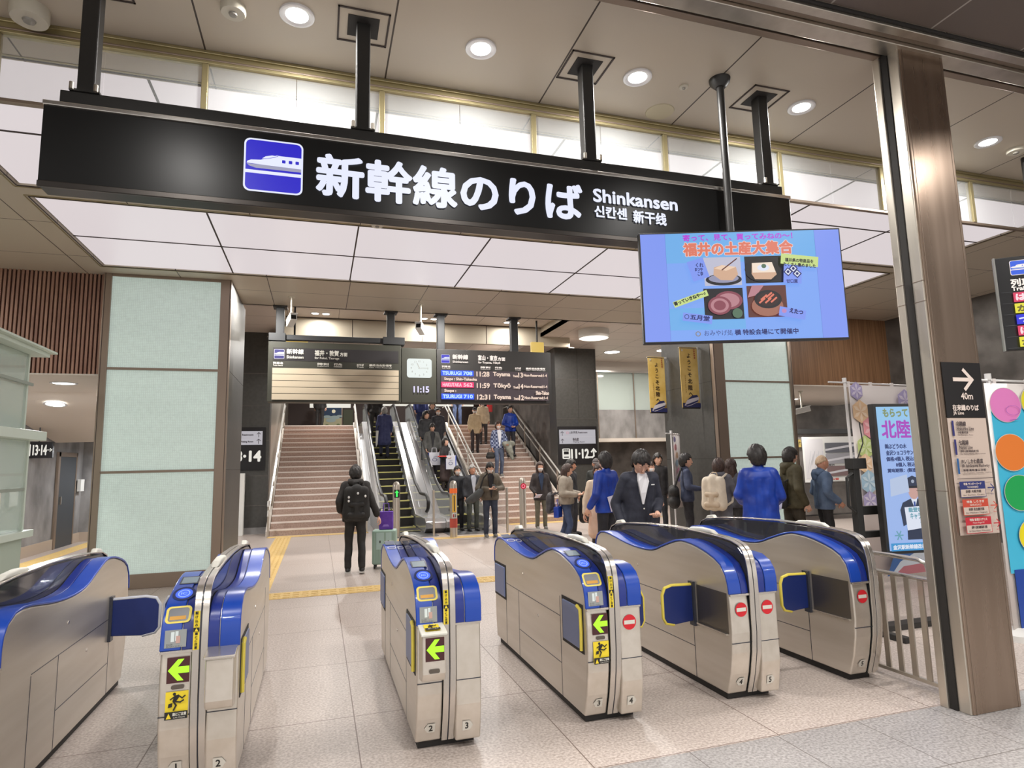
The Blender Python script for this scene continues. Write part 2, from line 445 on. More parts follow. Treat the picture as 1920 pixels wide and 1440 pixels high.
# ------------------------------------------------------------ the two glass-clad pillars
def pillar(x0, x1, g0, g1, label):
    cx = (x0+x1)/2
    t = thing('glass_pillar', label, 'pillar', (cx, 11, 0)); T = Matrix.Translation((-cx, -11, 0))
    c = MB().box(x0, x1, 10.12, 11.9, 0, CEIL, stone_black, T)
    for z in (1.62, 3.1):
        c.box(x0-.002, x0+.002, 10.14, 11.9, z, z+.008, dark_void, T).box(x1-.002, x1+.002, 10.14, 11.9, z, z+.008, dark_void, T)
    c.build('stone_core', t, .004)
    f = MB().box(x0, g0, 10.03, 10.14, 0, CEIL, frame_brown, T).box(g1, x1, 10.03, 10.14, 0, CEIL, frame_brown, T)
    f.box(g0-.02, g1+.02, 10.03, 10.14, 0, .2, frame_brown, T)
    for z in (1.6, 3.08): f.box(g0, g1, 10.035, 10.12, z, z+.035, frame_brown, T)
    f.box(g0, g1, 10.035, 10.12, 4.46, 4.5, frame_brown, T)
    for x in (x0+.02, x1-.02): f.box(x-.004, x+.004, 10.026, 10.04, 0, CEIL, seam_dark, T)
    f.build('frame', t, .005)
    for a, b in ((.2, 1.6), (1.635, 3.08), (3.115, 4.46)):
        MB().box(g0, g1, 10.06, 10.1, a, b, pg, T).build('glass_panel', t)
pillar(-3.02, -1.32, -2.92, -1.47, 'pale patterned glass pillar left of the stairs, between the corridor and the stairs')
pillar(7.22, 9.06, 7.46, 8.98, 'pale patterned glass pillar behind the queue, below the hanging monitor')

# ------------------------------------------------------------ left: slatted wood wall and corridor
w = MB().box(-9, -3.02, 10.16, 10.3, 3.02, CEIL, wood_dark)
k = 0
while -9+k*.052 < -3.06:
    w.box(-9+k*.052, -9+k*.052+.03, 10.12, 10.16, 3.02, CEIL, wood_slat); k += 1
structure('wall_left', w)
structure('ceiling_corridor', MB().box(-9, -3.02, 10.12, 12.3, 3.0, 3.02, cream))
cw = MB().box(-5.9, -5.5, 10.3, 18, 0, 4, concrete)
structure('wall_corridor', cw)
structure('wall_corridor_back', MB().box(-5.6, -2.6, 17.6, 17.9, 0, 4, concrete))
structure('ceiling_soffit', MB().add([(-5.5, 12.2, 3.01), (-2.9, 12.3, 3.01), (-2.9, 16.4, 2.35), (-5.5, 15.9, 2.3), (-5.5, 12.2, 3.2), (-2.9, 12.3, 3.2), (-2.9, 16.4, 3.2), (-5.5, 15.9, 3.2)],
          [(0, 1, 2, 3), (7, 6, 5, 4), (2, 6, 7, 3), (0, 4, 5, 1), (1, 5, 6, 2), (0, 3, 7, 4)], cream))
structure('baseboard_corridor', MB().box(-5.5, -5.47, 10.3, 16.05, 0, .22, tan_floor).box(-5.5, -5.47, 17.1, 17.6, 0, .22, tan_floor).box(-5.5, -2.6, 17.57, 17.6, 0, .22, tan_floor))
d = structure('door_1', MB().box(-5.52, -5.46, 16.1, 17.05, 0, 2.0, M('door_grey', (62, 66, 70), .5)).box(-5.5, -5.45, 16.0, 16.1, 0, 2.1, frame_brown).box(-5.5, -5.45, 17.05, 17.1, 0, 2.1, frame_brown).box(-5.5, -5.45, 16, 17.1, 2.0, 2.1, frame_brown), .004)
MB().box(-5.46, -5.42, 16.17, 16.21, .95, 1.12, steel_light).build('door_handle', d)

# ------------------------------------------------------------ right: wood wall, back office opening, concrete side wall
w = MB().box(9.06, 11.7, 10.12, 10.3, 3.06, CEIL, wood_plain)
structure('wall_right_wood', w)
structure('ceiling_office', MB().box(9.06, 14, 10.12, 14, 3.04, 3.06, cream))
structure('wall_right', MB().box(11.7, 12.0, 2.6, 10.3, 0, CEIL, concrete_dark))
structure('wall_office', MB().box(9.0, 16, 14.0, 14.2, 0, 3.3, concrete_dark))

# ------------------------------------------------------------ rear hall
r = MB()
r.box(-6, -.86, 11.5, 17.6, 5.2, 5.3, ceil_rear).box(6.0, 16, 11.5, 24, 5.2, 5.3, ceil_rear)
r.box(-9, 16, 11.45, 11.5, CEIL, 5.3, ceil_rear)
structure('ceiling_rear', r)
q = MB().box(-.9, 6.05, 11.5, 16.35, 5.46, 5.56, ceil_rear).box(-.9, -.86, 11.5, 16.3, 5.2, 5.5, beige_panel).box(6.0, 6.05, 11.5, 16.3, 5.2, 5.5, beige_panel)
q.box(-1, 6.9, 16.3, 16.42, 4.93, 5.5, beige_panel)
for x in (.78, 2.6, 4.4): q.box(x-.008, x+.008, 16.294, 16.3, 4.93, 5.45, seam_dark)
q.box(-.86, 6.0, 16.285, 16.3, 5.44, 5.46, seam_dark)
structure('ceiling_recess', q)
structure('ceiling_stairwell', MB().add([(-1.3, 16.42, 4.93), (7.1, 16.42, 4.93), (7.1, 20, 6.0), (-1.3, 20, 6.0), (7.1, 28, 6.0), (-1.3, 28, 6.0)], [(0, 1, 2, 3), (3, 2, 4, 5)], ceil_rear))
bw = MB().box(-2.7, -1.24, 17.2, 17.7, 0, 5.2, stone_black)
for z in (.7, 1.45, 2.35, 3.25, 4.1): bw.box(-2.7, -1.25, 17.194, 17.2, z, z+.012, concrete_dark)
bw.box(-2.7, -1.25, 17.185, 17.2, 0, .16, concrete)
structure('wall_stairs_left', bw)
bw = MB().box(7.0, 8.4, 17.8, 18.4, 0, 5.2, stone_black)
for z in (2.95, 4.2): bw.box(7.0, 8.4, 17.794, 17.8, z, z+.012, concrete_dark)
for x in (7.75, 8.35): bw.box(x, x+.01, 17.795, 17.8, 2.95, 5.2, dark_void)
structure('wall_stairs_right', bw)
structure('wall_stairwell', MB().box(-1.35, -1.24, 17.7, 27.2, 0, 6, steel).box(7.0, 7.15, 18.4, 27.2, 0, 6, concrete_dark).box(-1.3, 7.1, 27, 27.2, 3, 6, M('landing_wall', (58, 44, 40), .6)))
structure('floor_landing', MB().box(-1.3, 7.1, 22.4, 27.2, 2.8, 3.07, granite))
hb = MB().box(8.4, 16, 20, 20.3, 0, 3.45, concrete).box(8.4, 16, 20, 20.3, 4.85, 5.2, cream).box(8.4, 16, 20.3, 20.4, 3.45, 4.85, M('hall_glow', (190, 200, 205), .5))  # pale grey-blue backing panel behind the glass band
hb.box(8.4, 16, 19.2, 20, 2.28, 2.4, cream).box(8.4, 16, 19.9, 20, 0, 2.28, concrete_dark)
for x in (9.45, 10.9, 12.4): hb.box(x, x+.03, 19.97, 20.0, 2.4, 4.85, frame_brown)
hb.box(8.4, 16, 19.95, 20.02, 4.8, 4.87, steel_light)
structure('wall_rear', hb)
structure('window_1', MB().box(8.4, 16, 20.05, 20.07, 3.45, 4.82, glass_green))
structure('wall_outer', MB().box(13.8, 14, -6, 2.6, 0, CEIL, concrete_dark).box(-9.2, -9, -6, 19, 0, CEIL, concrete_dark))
# ------------------------------------------------------------ ceiling fittings
lamp_face = EM('lamp_face', (255, 250, 242), 9.0)
reflector = M('lamp_reflector', (236, 236, 238), .25, .2)
def downlight(x, y, z, label, group=None, r=.088):
    t = thing('downlight', label, 'ceiling light', (x, y, z), 0, group)
    if z == 2.866: t.rotation_euler = (-.178, 0, 0)
    MB().lathe([(r+.022, 0), (r+.02, -.010), (r+.004, -.014), (r-.02, -.004)], reflector, 28).build('reflector', t)
    MB().lathe([(0, -.006), (r-.018, -.006), (r-.016, -.003)], lamp_face, 24).build('lens', t)
for (x, y), w_ in zip(DOWNLIGHTS, ('above the pictogram end of the hanging sign', 'between the second and third posts of the sign', 'beside the third post of the sign',
                                   'right of the fourth post of the sign', 'right of the steel column')):
    downlight(x, y, CEIL, 'recessed round downlight glowing in the ceiling '+w_, 'downlights in the gate ceiling')
for (x, y), w_ in zip(((-.02, 15.85), (2.72, 15.85), (5.0, 15.85)), ('left', 'middle', 'right')):
    for dx in (-.13, .13):
        downlight(x+dx, y, 5.46, 'twin downlight in the raised ceiling recess above the departure boards, %s pair' % w_, 'twin downlights in the recess', .1)
for x, y, w_ in ((9.2, 18.2, 'long oval'), (10.8, 17.6, 'farther')):
    downlight(x, y, 5.2, w_+' ceiling light of the side hall behind the black wall', 'side hall downlights', .26)
for x, y, w_ in ((-3.77, 11.04, 'nearest the slatted wood wall'), (-4.55, 13.0, 'on the sloping soffit')):
    downlight(x, y, 3.0 if y < 12 else 2.866, 'round downlight in the corridor ceiling, '+w_, 'corridor downlights', .16)
for x, y, w_ in ((9.6, 11.5, 'left'), (11.2, 12.5, 'right')):
    downlight(x, y, 3.04, 'flat downlight under the wood wall, %s one of two above the security camera' % w_, 'back office downlights', .16)
sl = thing('ceiling_lamp', 'white drum lamp under the ceiling beside the right black wall', 'ceiling light', (7.15, 15.2, 5.2))
MB().lathe([(0, 0), (.42, 0), (.42, -.22), (.4, -.23)], M('lamp_drum', (214, 212, 206), .4), 30).build('drum', sl)
MB().lathe([(.4, -.225), (0, -.235)], EM('lamp_soft', (255, 246, 232), 1.6), 30).build('diffuser', sl)
plastic = M('white_plastic', (206, 200, 184), .45)
def detector(x, y, r, h, label, kind='smoke detector', dome=False):
    t = thing(kind.replace(' ', '_'), label, kind, (x, y, CEIL))
    MB().lathe([(0, 0), (r, 0), (r, -h*.75), (r*.93, -h), (0, -h)], plastic, 28).build('base', t)
    MB().lathe([(r*.35, -h), (r*.3, -h-.012), (0, -h-.016)], M('sensor_lens', (150, 146, 138), .2), 20).build('sensor', t)
detector(-1.77, 4.24, .105, .085, 'large round white emergency lamp on the ceiling left of the sign post', 'emergency lamp')
detector(-.56, 3.89, .075, .05, 'round white smoke detector on the ceiling left of the first downlight')
detector(2.68, 3.87, .035, .012, 'tiny white sprinkler disc between the third downlight and the monitor pole', 'sprinkler')
detector(6.37, 3.9, .075, .035, 'round white smoke detector right of the steel column and its downlight')
detector(.62, 7.2, .07, .05, 'small white smoke detector on the strip just under the hanging sign')
t = MB().lathe([(0, -.006), (.115, -.006), (.12, 0)], M('speaker_grille', (196, 186, 158), .7), 30).build('ceiling_speaker')
t.location = (2.68, 4.23, CEIL); tag(t, 'round cream ceiling speaker below the sprinkler, near the glass curtain', 'speaker')

# ------------------------------------------------------------ big hanging sign
letter_white = EM('sign_letter_white', (226, 230, 250), 1.05)
sign_blue = EM('sign_blue', (38, 30, 200), .95)
sign_grey = EM('sign_grey', (176, 176, 204), .8)
def train_icon(b, x0, y0, s, white=letter_white, blue=sign_blue, grey=sign_grey):
    """Blue rounded square with the white nose of a high-speed train."""
    R = lambda pts: [(x0+s*px, y0+s*py) for px, py in pts]
    b.rrect(x0, y0, x0+s, y0+s, s*.11, white); b.rrect(x0+s*.03, y0+s*.03, x0+s*.97, y0+s*.97, s*.09, blue)
    b.poly(R([(.03, .34), (.97, .34), (.97, .40), (.03, .40)]), white)
    b.poly(R([(.05, .51), (.09, .47), (.2, .44), (.97, .44), (.97, .50), (.3, .51)]), grey)
    b.poly(R([(.05, .52), (.3, .51), (.97, .50), (.97, .71), (.62, .71), (.55, .715), (.42, .66), (.28, .60), (.12, .585), (.06, .555)]), white)
    b.poly(R([(.30, .625), (.36, .675), (.47, .705), (.56, .70), (.5, .67), (.4, .635)]), white)
    b.line(R([(.30, .62), (.42, .642), (.52, .675), (.57, .70)]), s*.008, blue)
    for k in (.64, .755, .87): b.rrect(x0+s*k, y0+s*.575, x0+s*(k+.06), y0+s*.635, s*.012, blue)
sg = thing('hanging_sign', 'long black illuminated station sign with blue train pictogram and white lettering', 'sign', (1.02, 3.86, 3.4))
T = Matrix.Translation((-1.02, -3.86, -3.4))
MB().box(-1.485, 3.535, 3.79, 3.93, 3.165, 3.65, black_gloss, T).build('housing', sg, .006)
MB().box(-1.485, 3.535, 3.775, 3.80, 3.628, 3.655, M('sign_edge', (206, 202, 196), .18, .85), T).box(-1.485, 3.535, 3.78, 3.80, 3.155, 3.19, M('sign_edge_dark', (70, 66, 63), .3, .8), T).build('edge_trim', sg, .004)
MB().box(-1.42, 3.49, 3.81, 3.92, 3.655, 3.745, black, T).build('carrier_beam', sg, .006)
for x in (-1.3, .235, 1.835, 3.375):
    p = MB().box(x-.045, x+.045, 3.815, 3.905, 3.74, CEIL, black, T).build('post', sg, .008)
    MB().box(x-.1, x+.1, 3.76, 3.96, CEIL-.004, CEIL+.004, dark_void, T).build('ceiling_socket', p)
    f = MB()
    for a, b_ in ((.1, .165),):
        f.box(x-b_, x+b_, 3.86-b_, 3.86-b_+.012, CEIL-.006, CEIL+.002, seam_dark, T).box(x-b_, x+b_, 3.86+b_-.012, 3.86+b_, CEIL-.006, CEIL+.002, seam_dark, T)
        f.box(x-b_, x-b_+.012, 3.86-b_, 3.86+b_, CEIL-.006, CEIL+.002, seam_dark, T).box(x+b_-.012, x+b_, 3.86-b_, 3.86+b_, CEIL-.006, CEIL+.002, seam_dark, T)
    f.build('socket_trim', p)
    MB().box(x-.075, x+.075, 3.80, 3.92, 3.745, 3.757, black, T).tube([(x-.06, 3.79, 3.745), (x-.06, 3.79, 3.785)], .012, steel, 8, T).tube([(x+.06, 3.79, 3.745), (x+.06, 3.79, 3.785)], .012, steel, 8, T).build('foot_bracket', p)
b = Board(T @ FACE((0, 3.788, 0)), .0006)
train_icon(b, -.457, 3.25, .335)
b.text('新幹線のりば', -.037, 3.268, 1.728, 3.535, letter_white, .0095)
b.text('Shinkansen', 1.822, 3.425, 2.495, 3.518, letter_white, .0045)
b.text('신칸센', 1.826, 3.315, 2.075, 3.395, letter_white, .0035)
b.text('新干线', 2.13, 3.30, 2.395, 3.39, letter_white, .0035)
b.done('lettering', sg)

# ------------------------------------------------------------ monitor on a ceiling pole
mo = thing('hanging_monitor', 'large flat monitor on a black ceiling pole showing a blue souvenir advert', 'monitor', (2.9, 3.71, 3.0))
T = Matrix.Translation((-2.9, -3.71, -3.0))
a = radians(18); rx = Vector((cos(a), -sin(a), 0)); nn = Vector((-sin(a), -cos(a), 0)); cc = Vector((2.775, 3.47, 3.182-.79))
F = T @ frame(cc, rx, (0, 0, 1))
MB().tube([(2.9, 3.72, 2.6), (2.9, 3.72, CEIL)], .028, black, 16, T).build('pole', mo)
MB().lathe([(0, 4.43), (.04, 4.43), (.075, 4.47), (.08, CEIL), (0, CEIL)], black, 24, T @ Matrix.Translation((2.9, 3.72, 0))).build('ceiling_flange', mo)
MB().box(-.70, .70, 0, .79, -.05, 0, black, F).box(-.25, .25, .2, .6, -.16, -.06, black, F).build('casing', mo, .006)
b = Board(F, .0005)
sc1, sc2, sc3 = EM('screen_periwinkle', (126, 150, 238), 1.0), EM('screen_sky', (112, 176, 236), .95), EM('screen_mid', (124, 164, 240), 1.)
w_, h_ = 1.38, .765
U = lambda x, y: (-.69+x*w_, .0125+y*h_)
def R_(x0, y0, x1, y1, m): b.rect(*U(x0, y0), *U(x1, y1), m)
sw, sp, so, sn = EM('screen_white', (225, 230, 246), .95), EM('screen_magenta', (190, 60, 220), .9), EM('screen_orange', (224, 122, 100), .95), EM('screen_navy', (30, 40, 120), .7)
syel, sdk, stan, sred, sbr, sgrn, spink, sgry = EM('screen_yellow', (206, 226, 140), .9), EM('screen_dark', (34, 30, 42), .5), EM('screen_tan', (222, 180, 150), .85), EM('screen_meat', (150, 76, 92), .8), EM('screen_brown', (110, 56, 48), .7), EM('screen_green', (96, 130, 104), .7), EM('screen_pink', (200, 140, 150), .8), EM('screen_grey', (160, 160, 190), .8)
R_(0, 0, 1, 1, sc1); R_(.125, 0, .875, 1, sc3); R_(.125, .72, .875, 1, sc2); R_(.125, .1, .5, .3, sc2)
for x in (.125, .875): R_(x-.0006, 0, x+.0006, 1, EM('screen_line', (104, 128, 214), .9))
def TX(s, x0, y0, x1, y1, m, bold=0., rot=0, **k): b.text(s, *U(x0, y0), *U(x1, y1), m, bold, rot, **k)
TX('寄って、見て、買ってみねの～！', .215, .925, .765, .985, sp, .0016)
TX('福井の土産大集合', .215, .785, .76, .905, EM('screen_halo', (240, 214, 210), .95), .0085)
TX('福井の土産大集合', .215, .785, .76, .905, so, .0045)
R_(.31, .50, .495, .765, EM('photo_light', (196, 196, 216), .9)); R_(.515, .515, .71, .765, sdk); R_(.30, .19, .495, .475, sdk); R_(.515, .20, .71, .49, sbr)
E_ = lambda x, y, rx_, ry_, m: b.disc(*U(x, y), rx_*w_, m, ry_*h_)
E_(.405, .555, .09, .055, sdk); E_(.405, .565, .075, .04, sgry)
b.poly([U(.355, .60), (U(.36, .67)), U(.40, .69), U(.47, .67), U(.478, .60), U(.45, .545), U(.39, .55)], stan); b.poly([U(.36, .66), U(.40, .69), U(.47, .67), U(.42, .635)], EM('tofu_top', (238, 206, 180), .95))
b.line([U(.40, .645), U(.475, .745)], .008, sbr)
E_(.60, .64, .088, .118, EM('plate_rim', (22, 20, 26), .5)); b.poly([U(.55, .70), U(.65, .705), U(.67, .59), U(.64, .545), U(.56, .55), U(.545, .60)], stan); b.poly([U(.55, .70), U(.65, .705), U(.665, .61), U(.55, .61)], EM('tofu_white', (244, 226, 208), .95))
E_(.605, .655, .03, .03, sw); E_(.608, .67, .012, .02, sgrn)
E_(.42, .36, .07, .085, sred); E_(.42, .36, .055, .065, spink); E_(.375, .315, .058, .085, sred); E_(.375, .315, .045, .066, spink); E_(.375, .315, .03, .045, sred)
E_(.46, .24, .025, .045, sgrn)
b.poly([U(.515, .38), U(.54, .49), U(.60, .49), U(.56, .40)], spink); E_(.61, .30, .078, .095, EM('pot_wood', (176, 116, 96), .8)); E_(.615, .36, .068, .085, sdk); E_(.615, .36, .055, .065, EM('pot_inside', (60, 34, 34), .6))
for dx, dy in ((-.02, .02), (.015, .025), (0, -.01), (-.03, -.01), (.028, -.005), (.005, .04)): b.line([U(.615+dx-.012, .36+dy-.02), U(.615+dx+.012, .36+dy+.015)], .012, so)
def card(x0, y0, x1, y1, rot, m):
    cx, cy = U((x0+x1)/2, (y0+y1)/2); hw, hh = (x1-x0)*w_/2, (y1-y0)*h_/2; c_, s_ = cos(rot), sin(rot)
    b.poly([(cx+px*c_-py*s_, cy+px*s_+py*c_) for px, py in ((-hw, -hh), (hw, -hh), (hw, hh), (-hw, hh))], m)
card(.235, .555, .32, .745, .28, sc1); TX('くれ', .268, .67, .305, .71, sn, .001); TX('まつや', .262, .635, .30, .665, sn, .001); TX('こゆ', .275, .59, .3, .63, sn, .001)
card(.70, .50, .79, .67, -.1, sc1)
for dx, dy in ((.75, .635), (.722, .605), (.766, .585)):
    b.poly([U(dx, dy+.042), U(dx+.023, dy), U(dx, dy-.042), U(dx-.023, dy)], sn); b.poly([U(dx, dy+.03), U(dx+.016, dy), U(dx, dy-.03), U(dx-.016, dy)], sw); E_(dx, dy, .007, .013, sn)
TX('甘口屋', .71, .50, .765, .535, sn, .0007)
card(.69, .66, .875, .755, -.13, syel); TX('福井県の特産品を', .71, .70, .85, .735, sdk, .001, -.1); TX('たくさん集めました', .70, .66, .86, .695, sdk, .001, -.1)
card(.14, .35, .32, .405, .33, syel); TX('寄っていきねや～♪', .15, .315, .315, .35, sdk, .0015, .33)
card(.185, .16, .33, .235, -.15, sc1); b.ring(*U(.205, .215), .012*w_, .004, sn); TX('五月堂', .22, .19, .315, .235, sn, .0015, -.13)
card(.66, .18, .79, .265, -.2, sc1); E_(.685, .245, .012, .02, EM('seal_pink', (206, 150, 206), .8)); TX('えたつ', .71, .23, .775, .27, sn, .002, -.22)
b.ring(*U(.255, .055), .018, .006, EM('gold_mark', (150, 140, 130), .8)); TX('おみやげ処', .285, .035, .425, .085, EM('screen_slate', (50, 60, 130), .8)); TX('横 特設会場にて開催中', .435, .035, .745, .085, sn, .0013)
b.done('screen', mo)

# ------------------------------------------------------------ departure boards
db = thing('departure_board', 'wide black departure board with beige blank rows, a clock and an LED train list', 'departure board', (1.77, 11.4, 3.3))
T = Matrix.Translation((-1.77, -11.4, -3.3))
board_grey = M('board_olive', (58, 58, 48), .5)
MB().box(-.88, 1.43, 11.4, 11.68, 2.77, 3.84, board_grey, T).build('blank_section', db, .008)
MB().box(1.435, 2.09, 11.4, 11.68, 2.77, 3.80, board_grey, T).build('clock_section', db, .008)
MB().box(2.095, 4.40, 11.4, 11.68, 2.77, 3.80, M('board_black', (46, 44, 42), .5), T).build('led_section', db, .008)
for x in (-.70, 1.25, 2.2, 3.68):
    p = MB().box(x-.07, x+.07, 11.47, 11.61, 3.8, CEIL, M('post_grey', (56, 57, 58), .5, .3), T).build('post', db, .008)
    MB().box(x-.12, x+.12, 11.42, 11.66, CEIL-.03, CEIL, black, T).build('post_cap', p, .004)
MB().box(-.86, 1.42, 11.46, 11.6, 3.89, 3.98, M('post_grey'), T).box(-.88, -.6, 11.42, 11.64, 3.86, 4.0, M('post_grey'), T).box(1.1, 1.5, 11.42, 11.64, 3.86, 4.0, M('post_grey'), T).build('cross_beam', db, .005)
b = Board(T @ FACE((0, 11.398, 0)), .001)
dim_white, dim = M('print_white', (214, 212, 202), .6), M('header_black', (40, 37, 38), .5)
b.rect(-.80, 3.50, 1.38, 3.73, dim)
train_icon(b, -.78, 3.53, .17, M('print_icon_white', (190, 190, 200), .6), M('print_icon_blue', (38, 36, 96), .6), M('print_icon_grey', (130, 130, 150), .6))
b.text('新幹線', -.57, 3.62, -.29, 3.71, dim_white, .003); b.text('Shinkansen', -.57, 3.54, -.29, 3.59, dim_white, .0015)
b.text('福井・敦賀', -.10, 3.60, .31, 3.70, dim_white, .003); b.text('方面', .33, 3.60, .46, 3.67, dim_white, .002); b.text('for Fukui, Tsuruga', -.10, 3.53, .32, 3.58, dim_white, .0015)
heads = (('列車名', 'Train Name', 0, .16), ('時刻', 'Departure', .74, .19), ('行先', 'Destination', 1.02, .14), ('のりば', 'Track', 1.42, .12), ('編成/自由席/備考', 'Cars / Non-Reserved', 1.64, .40))
for j, e_, x, w in heads:
    b.text(j, -.79+x, 3.43, -.79+x+w, 3.47, dim_white, .002); b.text(e_, -.79+x, 3.40, -.79+x+w, 3.42, dim_white, .001)
slat = M('board_slat', (192, 178, 154), .6)
for k in range(5): b.rect(-.80, 3.26-k*.1135, 1.38, 3.365-k*.1135, slat)
b.done('blank_rows', db)
b = Board(T @ FACE((0, 11.398, 0)), .001)
face = EM('clock_face', (236, 244, 240), .95); tick = M('clock_ink', (120, 120, 116), .6)
b.rrect(1.535, 3.24, 2.0, 3.60, .05, face)
for k in range(12):
    t_ = 2*pi*k/12; b.text(str(k if k else 12), 1.7675+.155*sin(t_)-.02, 3.42+.135*cos(t_)-.018, 1.7675+.155*sin(t_)+.02, 3.42+.135*cos(t_)+.018, tick, 0, 0, keep=True, align='c')
b.line([(1.7675, 3.42), (1.7675-.045, 3.42+.09)], .012, tick); b.line([(1.75, 3.418), (1.7675+.15, 3.422)], .008, tick)
b.text('11:15', 1.66, 2.965, 1.94, 3.075, EM('led_violet', (220, 214, 255), 1.2), .005)
b.done('clock', db)
b = Board(T @ FACE((0, 11.398, 0)), .001)
lw, lamb = EM('led_white', (250, 236, 226), 1.1), EM('led_warm', (240, 214, 196), 1.)
train_icon(b, 2.18, 3.53, .165)
b.text('新幹線', 2.40, 3.61, 2.70, 3.70, lw, .005); b.text('Shinkansen', 2.40, 3.54, 2.70, 3.58, lw, .002)
b.text('富山・東京', 2.90, 3.60, 3.28, 3.70, lw, .004); b.text('方面', 3.29, 3.60, 3.44, 3.67, lw, .003); b.text('for Toyama, Tōkyō', 2.90, 3.53, 3.34, 3.58, lw, .002)
for (j, e_, x, w) in heads:
    x = x*1.02; b.text(j, 2.19+x, 3.445, 2.19+x+w, 3.48, lw, .002); b.text(e_, 2.19+x, 3.42, 2.19+x+w, 3.435, lw, .0005)
b.rect(2.17, 2.82, 4.32, 3.39, M('led_matrix', (66, 56, 62), .6))
cb, cy_, cp = EM('led_blue', (40, 90, 250), 1.1), EM('led_cyan', (110, 200, 255), 1.1), EM('led_pink', (236, 50, 110), 1.1)
for k, (ty, no, tm, ds, tr, c1, c2) in enumerate((('TSURUGI', '708', '11:28', 'Toyama', '13', cb, cy_), ('HAKUTAKA', '562', '11:59', 'Tōkyō', '14', cp, M('pk', (255, 200, 210))), ('TSURUGI', '710', '12:31', 'Toyama', '12', cb, cy_))):
    y = 3.285-k*.223
    b.rect(2.17, y, 2.80, y+.105, c1)
    lt = EM('led_ice', (190, 226, 255), 1.1) if k != 1 else EM('led_rose', (255, 190, 205), 1.1)
    b.text(ty, 2.20, y+.02, 2.56, y+.085, lt, .004); b.text(no, 2.60, y+.02, 2.77, y+.085, lt, .004)
    b.text(tm, 2.86, y, 3.11, y+.09, lamb, .005); b.text(ds, 3.19, y-.01, 3.53, y+.09, lamb, .005)
    b.text('Track', 3.59, y, 3.69, y+.04, lamb, .003); b.text(tr, 3.70, y-.005, 3.79, y+.085, lamb, .005); b.text('Non-Reserved:1-4', 3.81, y+.015, 4.29, y+.065, lamb, .003)
    if k == 0: b.text('Stops : Shin-Takaoka', 2.23, y-.10, 2.86, y-.035, lamb, .004)
    if k == 1: b.text('Stops :', 2.23, y-.10, 2.45, y-.035, lamb, .004); b.text('Shin-Takao', 4.05, y-.12, 4.32, y-.05, lamb, .004)
b.done('led_text', db)
ex = thing('exit_lamp', 'small yellow lit panel under the ceiling beam above the departure board, right end', 'lit sign', (5.6, 15.5, 4.72))
MB().box(-.18, .18, -.05, .05, -.14, .14, EM('yellow_lit', (238, 200, 96), .8)).build('lamp_box', ex, .01)
MB().box(-.02, .02, -.02, .02, .14, .74, black).build('hanger', ex)
ex = thing('exit_lamp', 'small yellow lit panel just above the left end of the departure board', 'lit sign', (-.55, 14.0, 4.33))
MB().box(-.28, .28, -.05, .05, -.05, .05, EM('yellow_lit')).build('lamp_box', ex, .01)
MB().box(-.02, .02, -.02, .02, .05, .95, black).build('hanger', ex)

# ------------------------------------------------------------ security cameras
def cctv(x, y, ztop, zcam, yaw, label):
    t = thing('security_camera', label, 'camera', (x, y, ztop))
    MB().tube([(0, 0, 0), (0, 0, zcam-ztop+.05)], .018, plastic, 10).lathe([(0, -.02), (.05, -.02), (.055, 0)], plastic, 14).build('mount', t)
    T = Matrix.Translation((0, 0, zcam-ztop)) @ Matrix.Rotation(yaw, 4, 'Z') @ Matrix.Rotation(radians(-12), 4, 'X')
    c = MB().box(-.055, .055, -.17, .14, -.055, .05, white_paint, T).box(-.065, .065, -.2, .14, .05, .062, white_paint, T).build('housing', t, .01)
    MB().box(-.04, .04, -.172, -.168, -.04, .035, black_gloss, T).build('lens', c)
cctv(-.48, 10.8, CEIL, 4.08, .25, 'white box security camera hanging above the left departure board')
cctv(1.70, 10.8, CEIL, 4.03, -.4, 'white box security camera hanging above the clock section of the departure board')
cctv(10.1, 11.0, 3.04, 2.62, .9, 'white security camera on a short pole under the wood wall')

# ------------------------------------------------------------ stairs and escalators
SL = 3.07/6.0
stone_step = mottled('red_granite', (162, 138, 126), (188, 164, 150), 30, .5, detail=6)
nose = M('step_nosing', (232, 222, 214), .45)
rail_satin = M('rail_satin', (220, 218, 212), .3, .4)
def rail(mb, x, off, r, mat, y0=16.4, y1=22.6, tail=.35, T=None):
    mb.tube([(x, y0-tail, off-.12), (x, y0-tail, off), (x, y0, off)] + [(x, y, (y-y0)*SL+off) for y in (y0+2, y0+4, y1)] + [(x, y1+.5, (y1-y0)*SL+off)], r, mat, 8, T)
def staircase(x0, x1, label, lx, rxx):
    cx = (x0+x1)/2
    t = thing('staircase', label, 'staircase', (cx, 16.4, 0)); T = Matrix.Translation((-cx, -16.4, 0))
    for k in range(20):
        s = MB().box(x0, x1, 16.4+.3*k, 16.4+.3*(k+1)+(.05 if k < 19 else .3), max(0, .1535*(k-1)), .1535*(k+1), stone_step, T)
        s.box(x0, x1, 16.395+.3*k, 16.44+.3*k, .1535*(k+1)-.034, .1535*(k+1)+.003, nose, T)
        s.build('step', t)
    for x in (lx, rxx):
        r = MB(); rail(r, x, .85, .024, rail_satin, T=T); rail(r, x, .62, .02, rail_satin, T=T); r.build('handrail', t)
        g = MB()
        for y in (16.15, 17.5, 19, 20.5, 22): g.box(x-.02, x+.02, y-.03, y+.03, max(0, (y-16.4)*SL-.15), max(0, (y-16.4)*SL)+.85, steel, T)
        g.build('rail_post', t)
    MB().prism([(16.4, 0), (16.4, .12), (22.4, 3.19), (22.4, 2.8), (17.2, 0)], x0-.09, x0-.01, cream, 'x', T).prism([(16.4, 0), (16.4, .12), (22.4, 3.19), (22.4, 2.8), (17.2, 0)], x1+.01, x1+.09, cream, 'x', T).build('side_string', t)
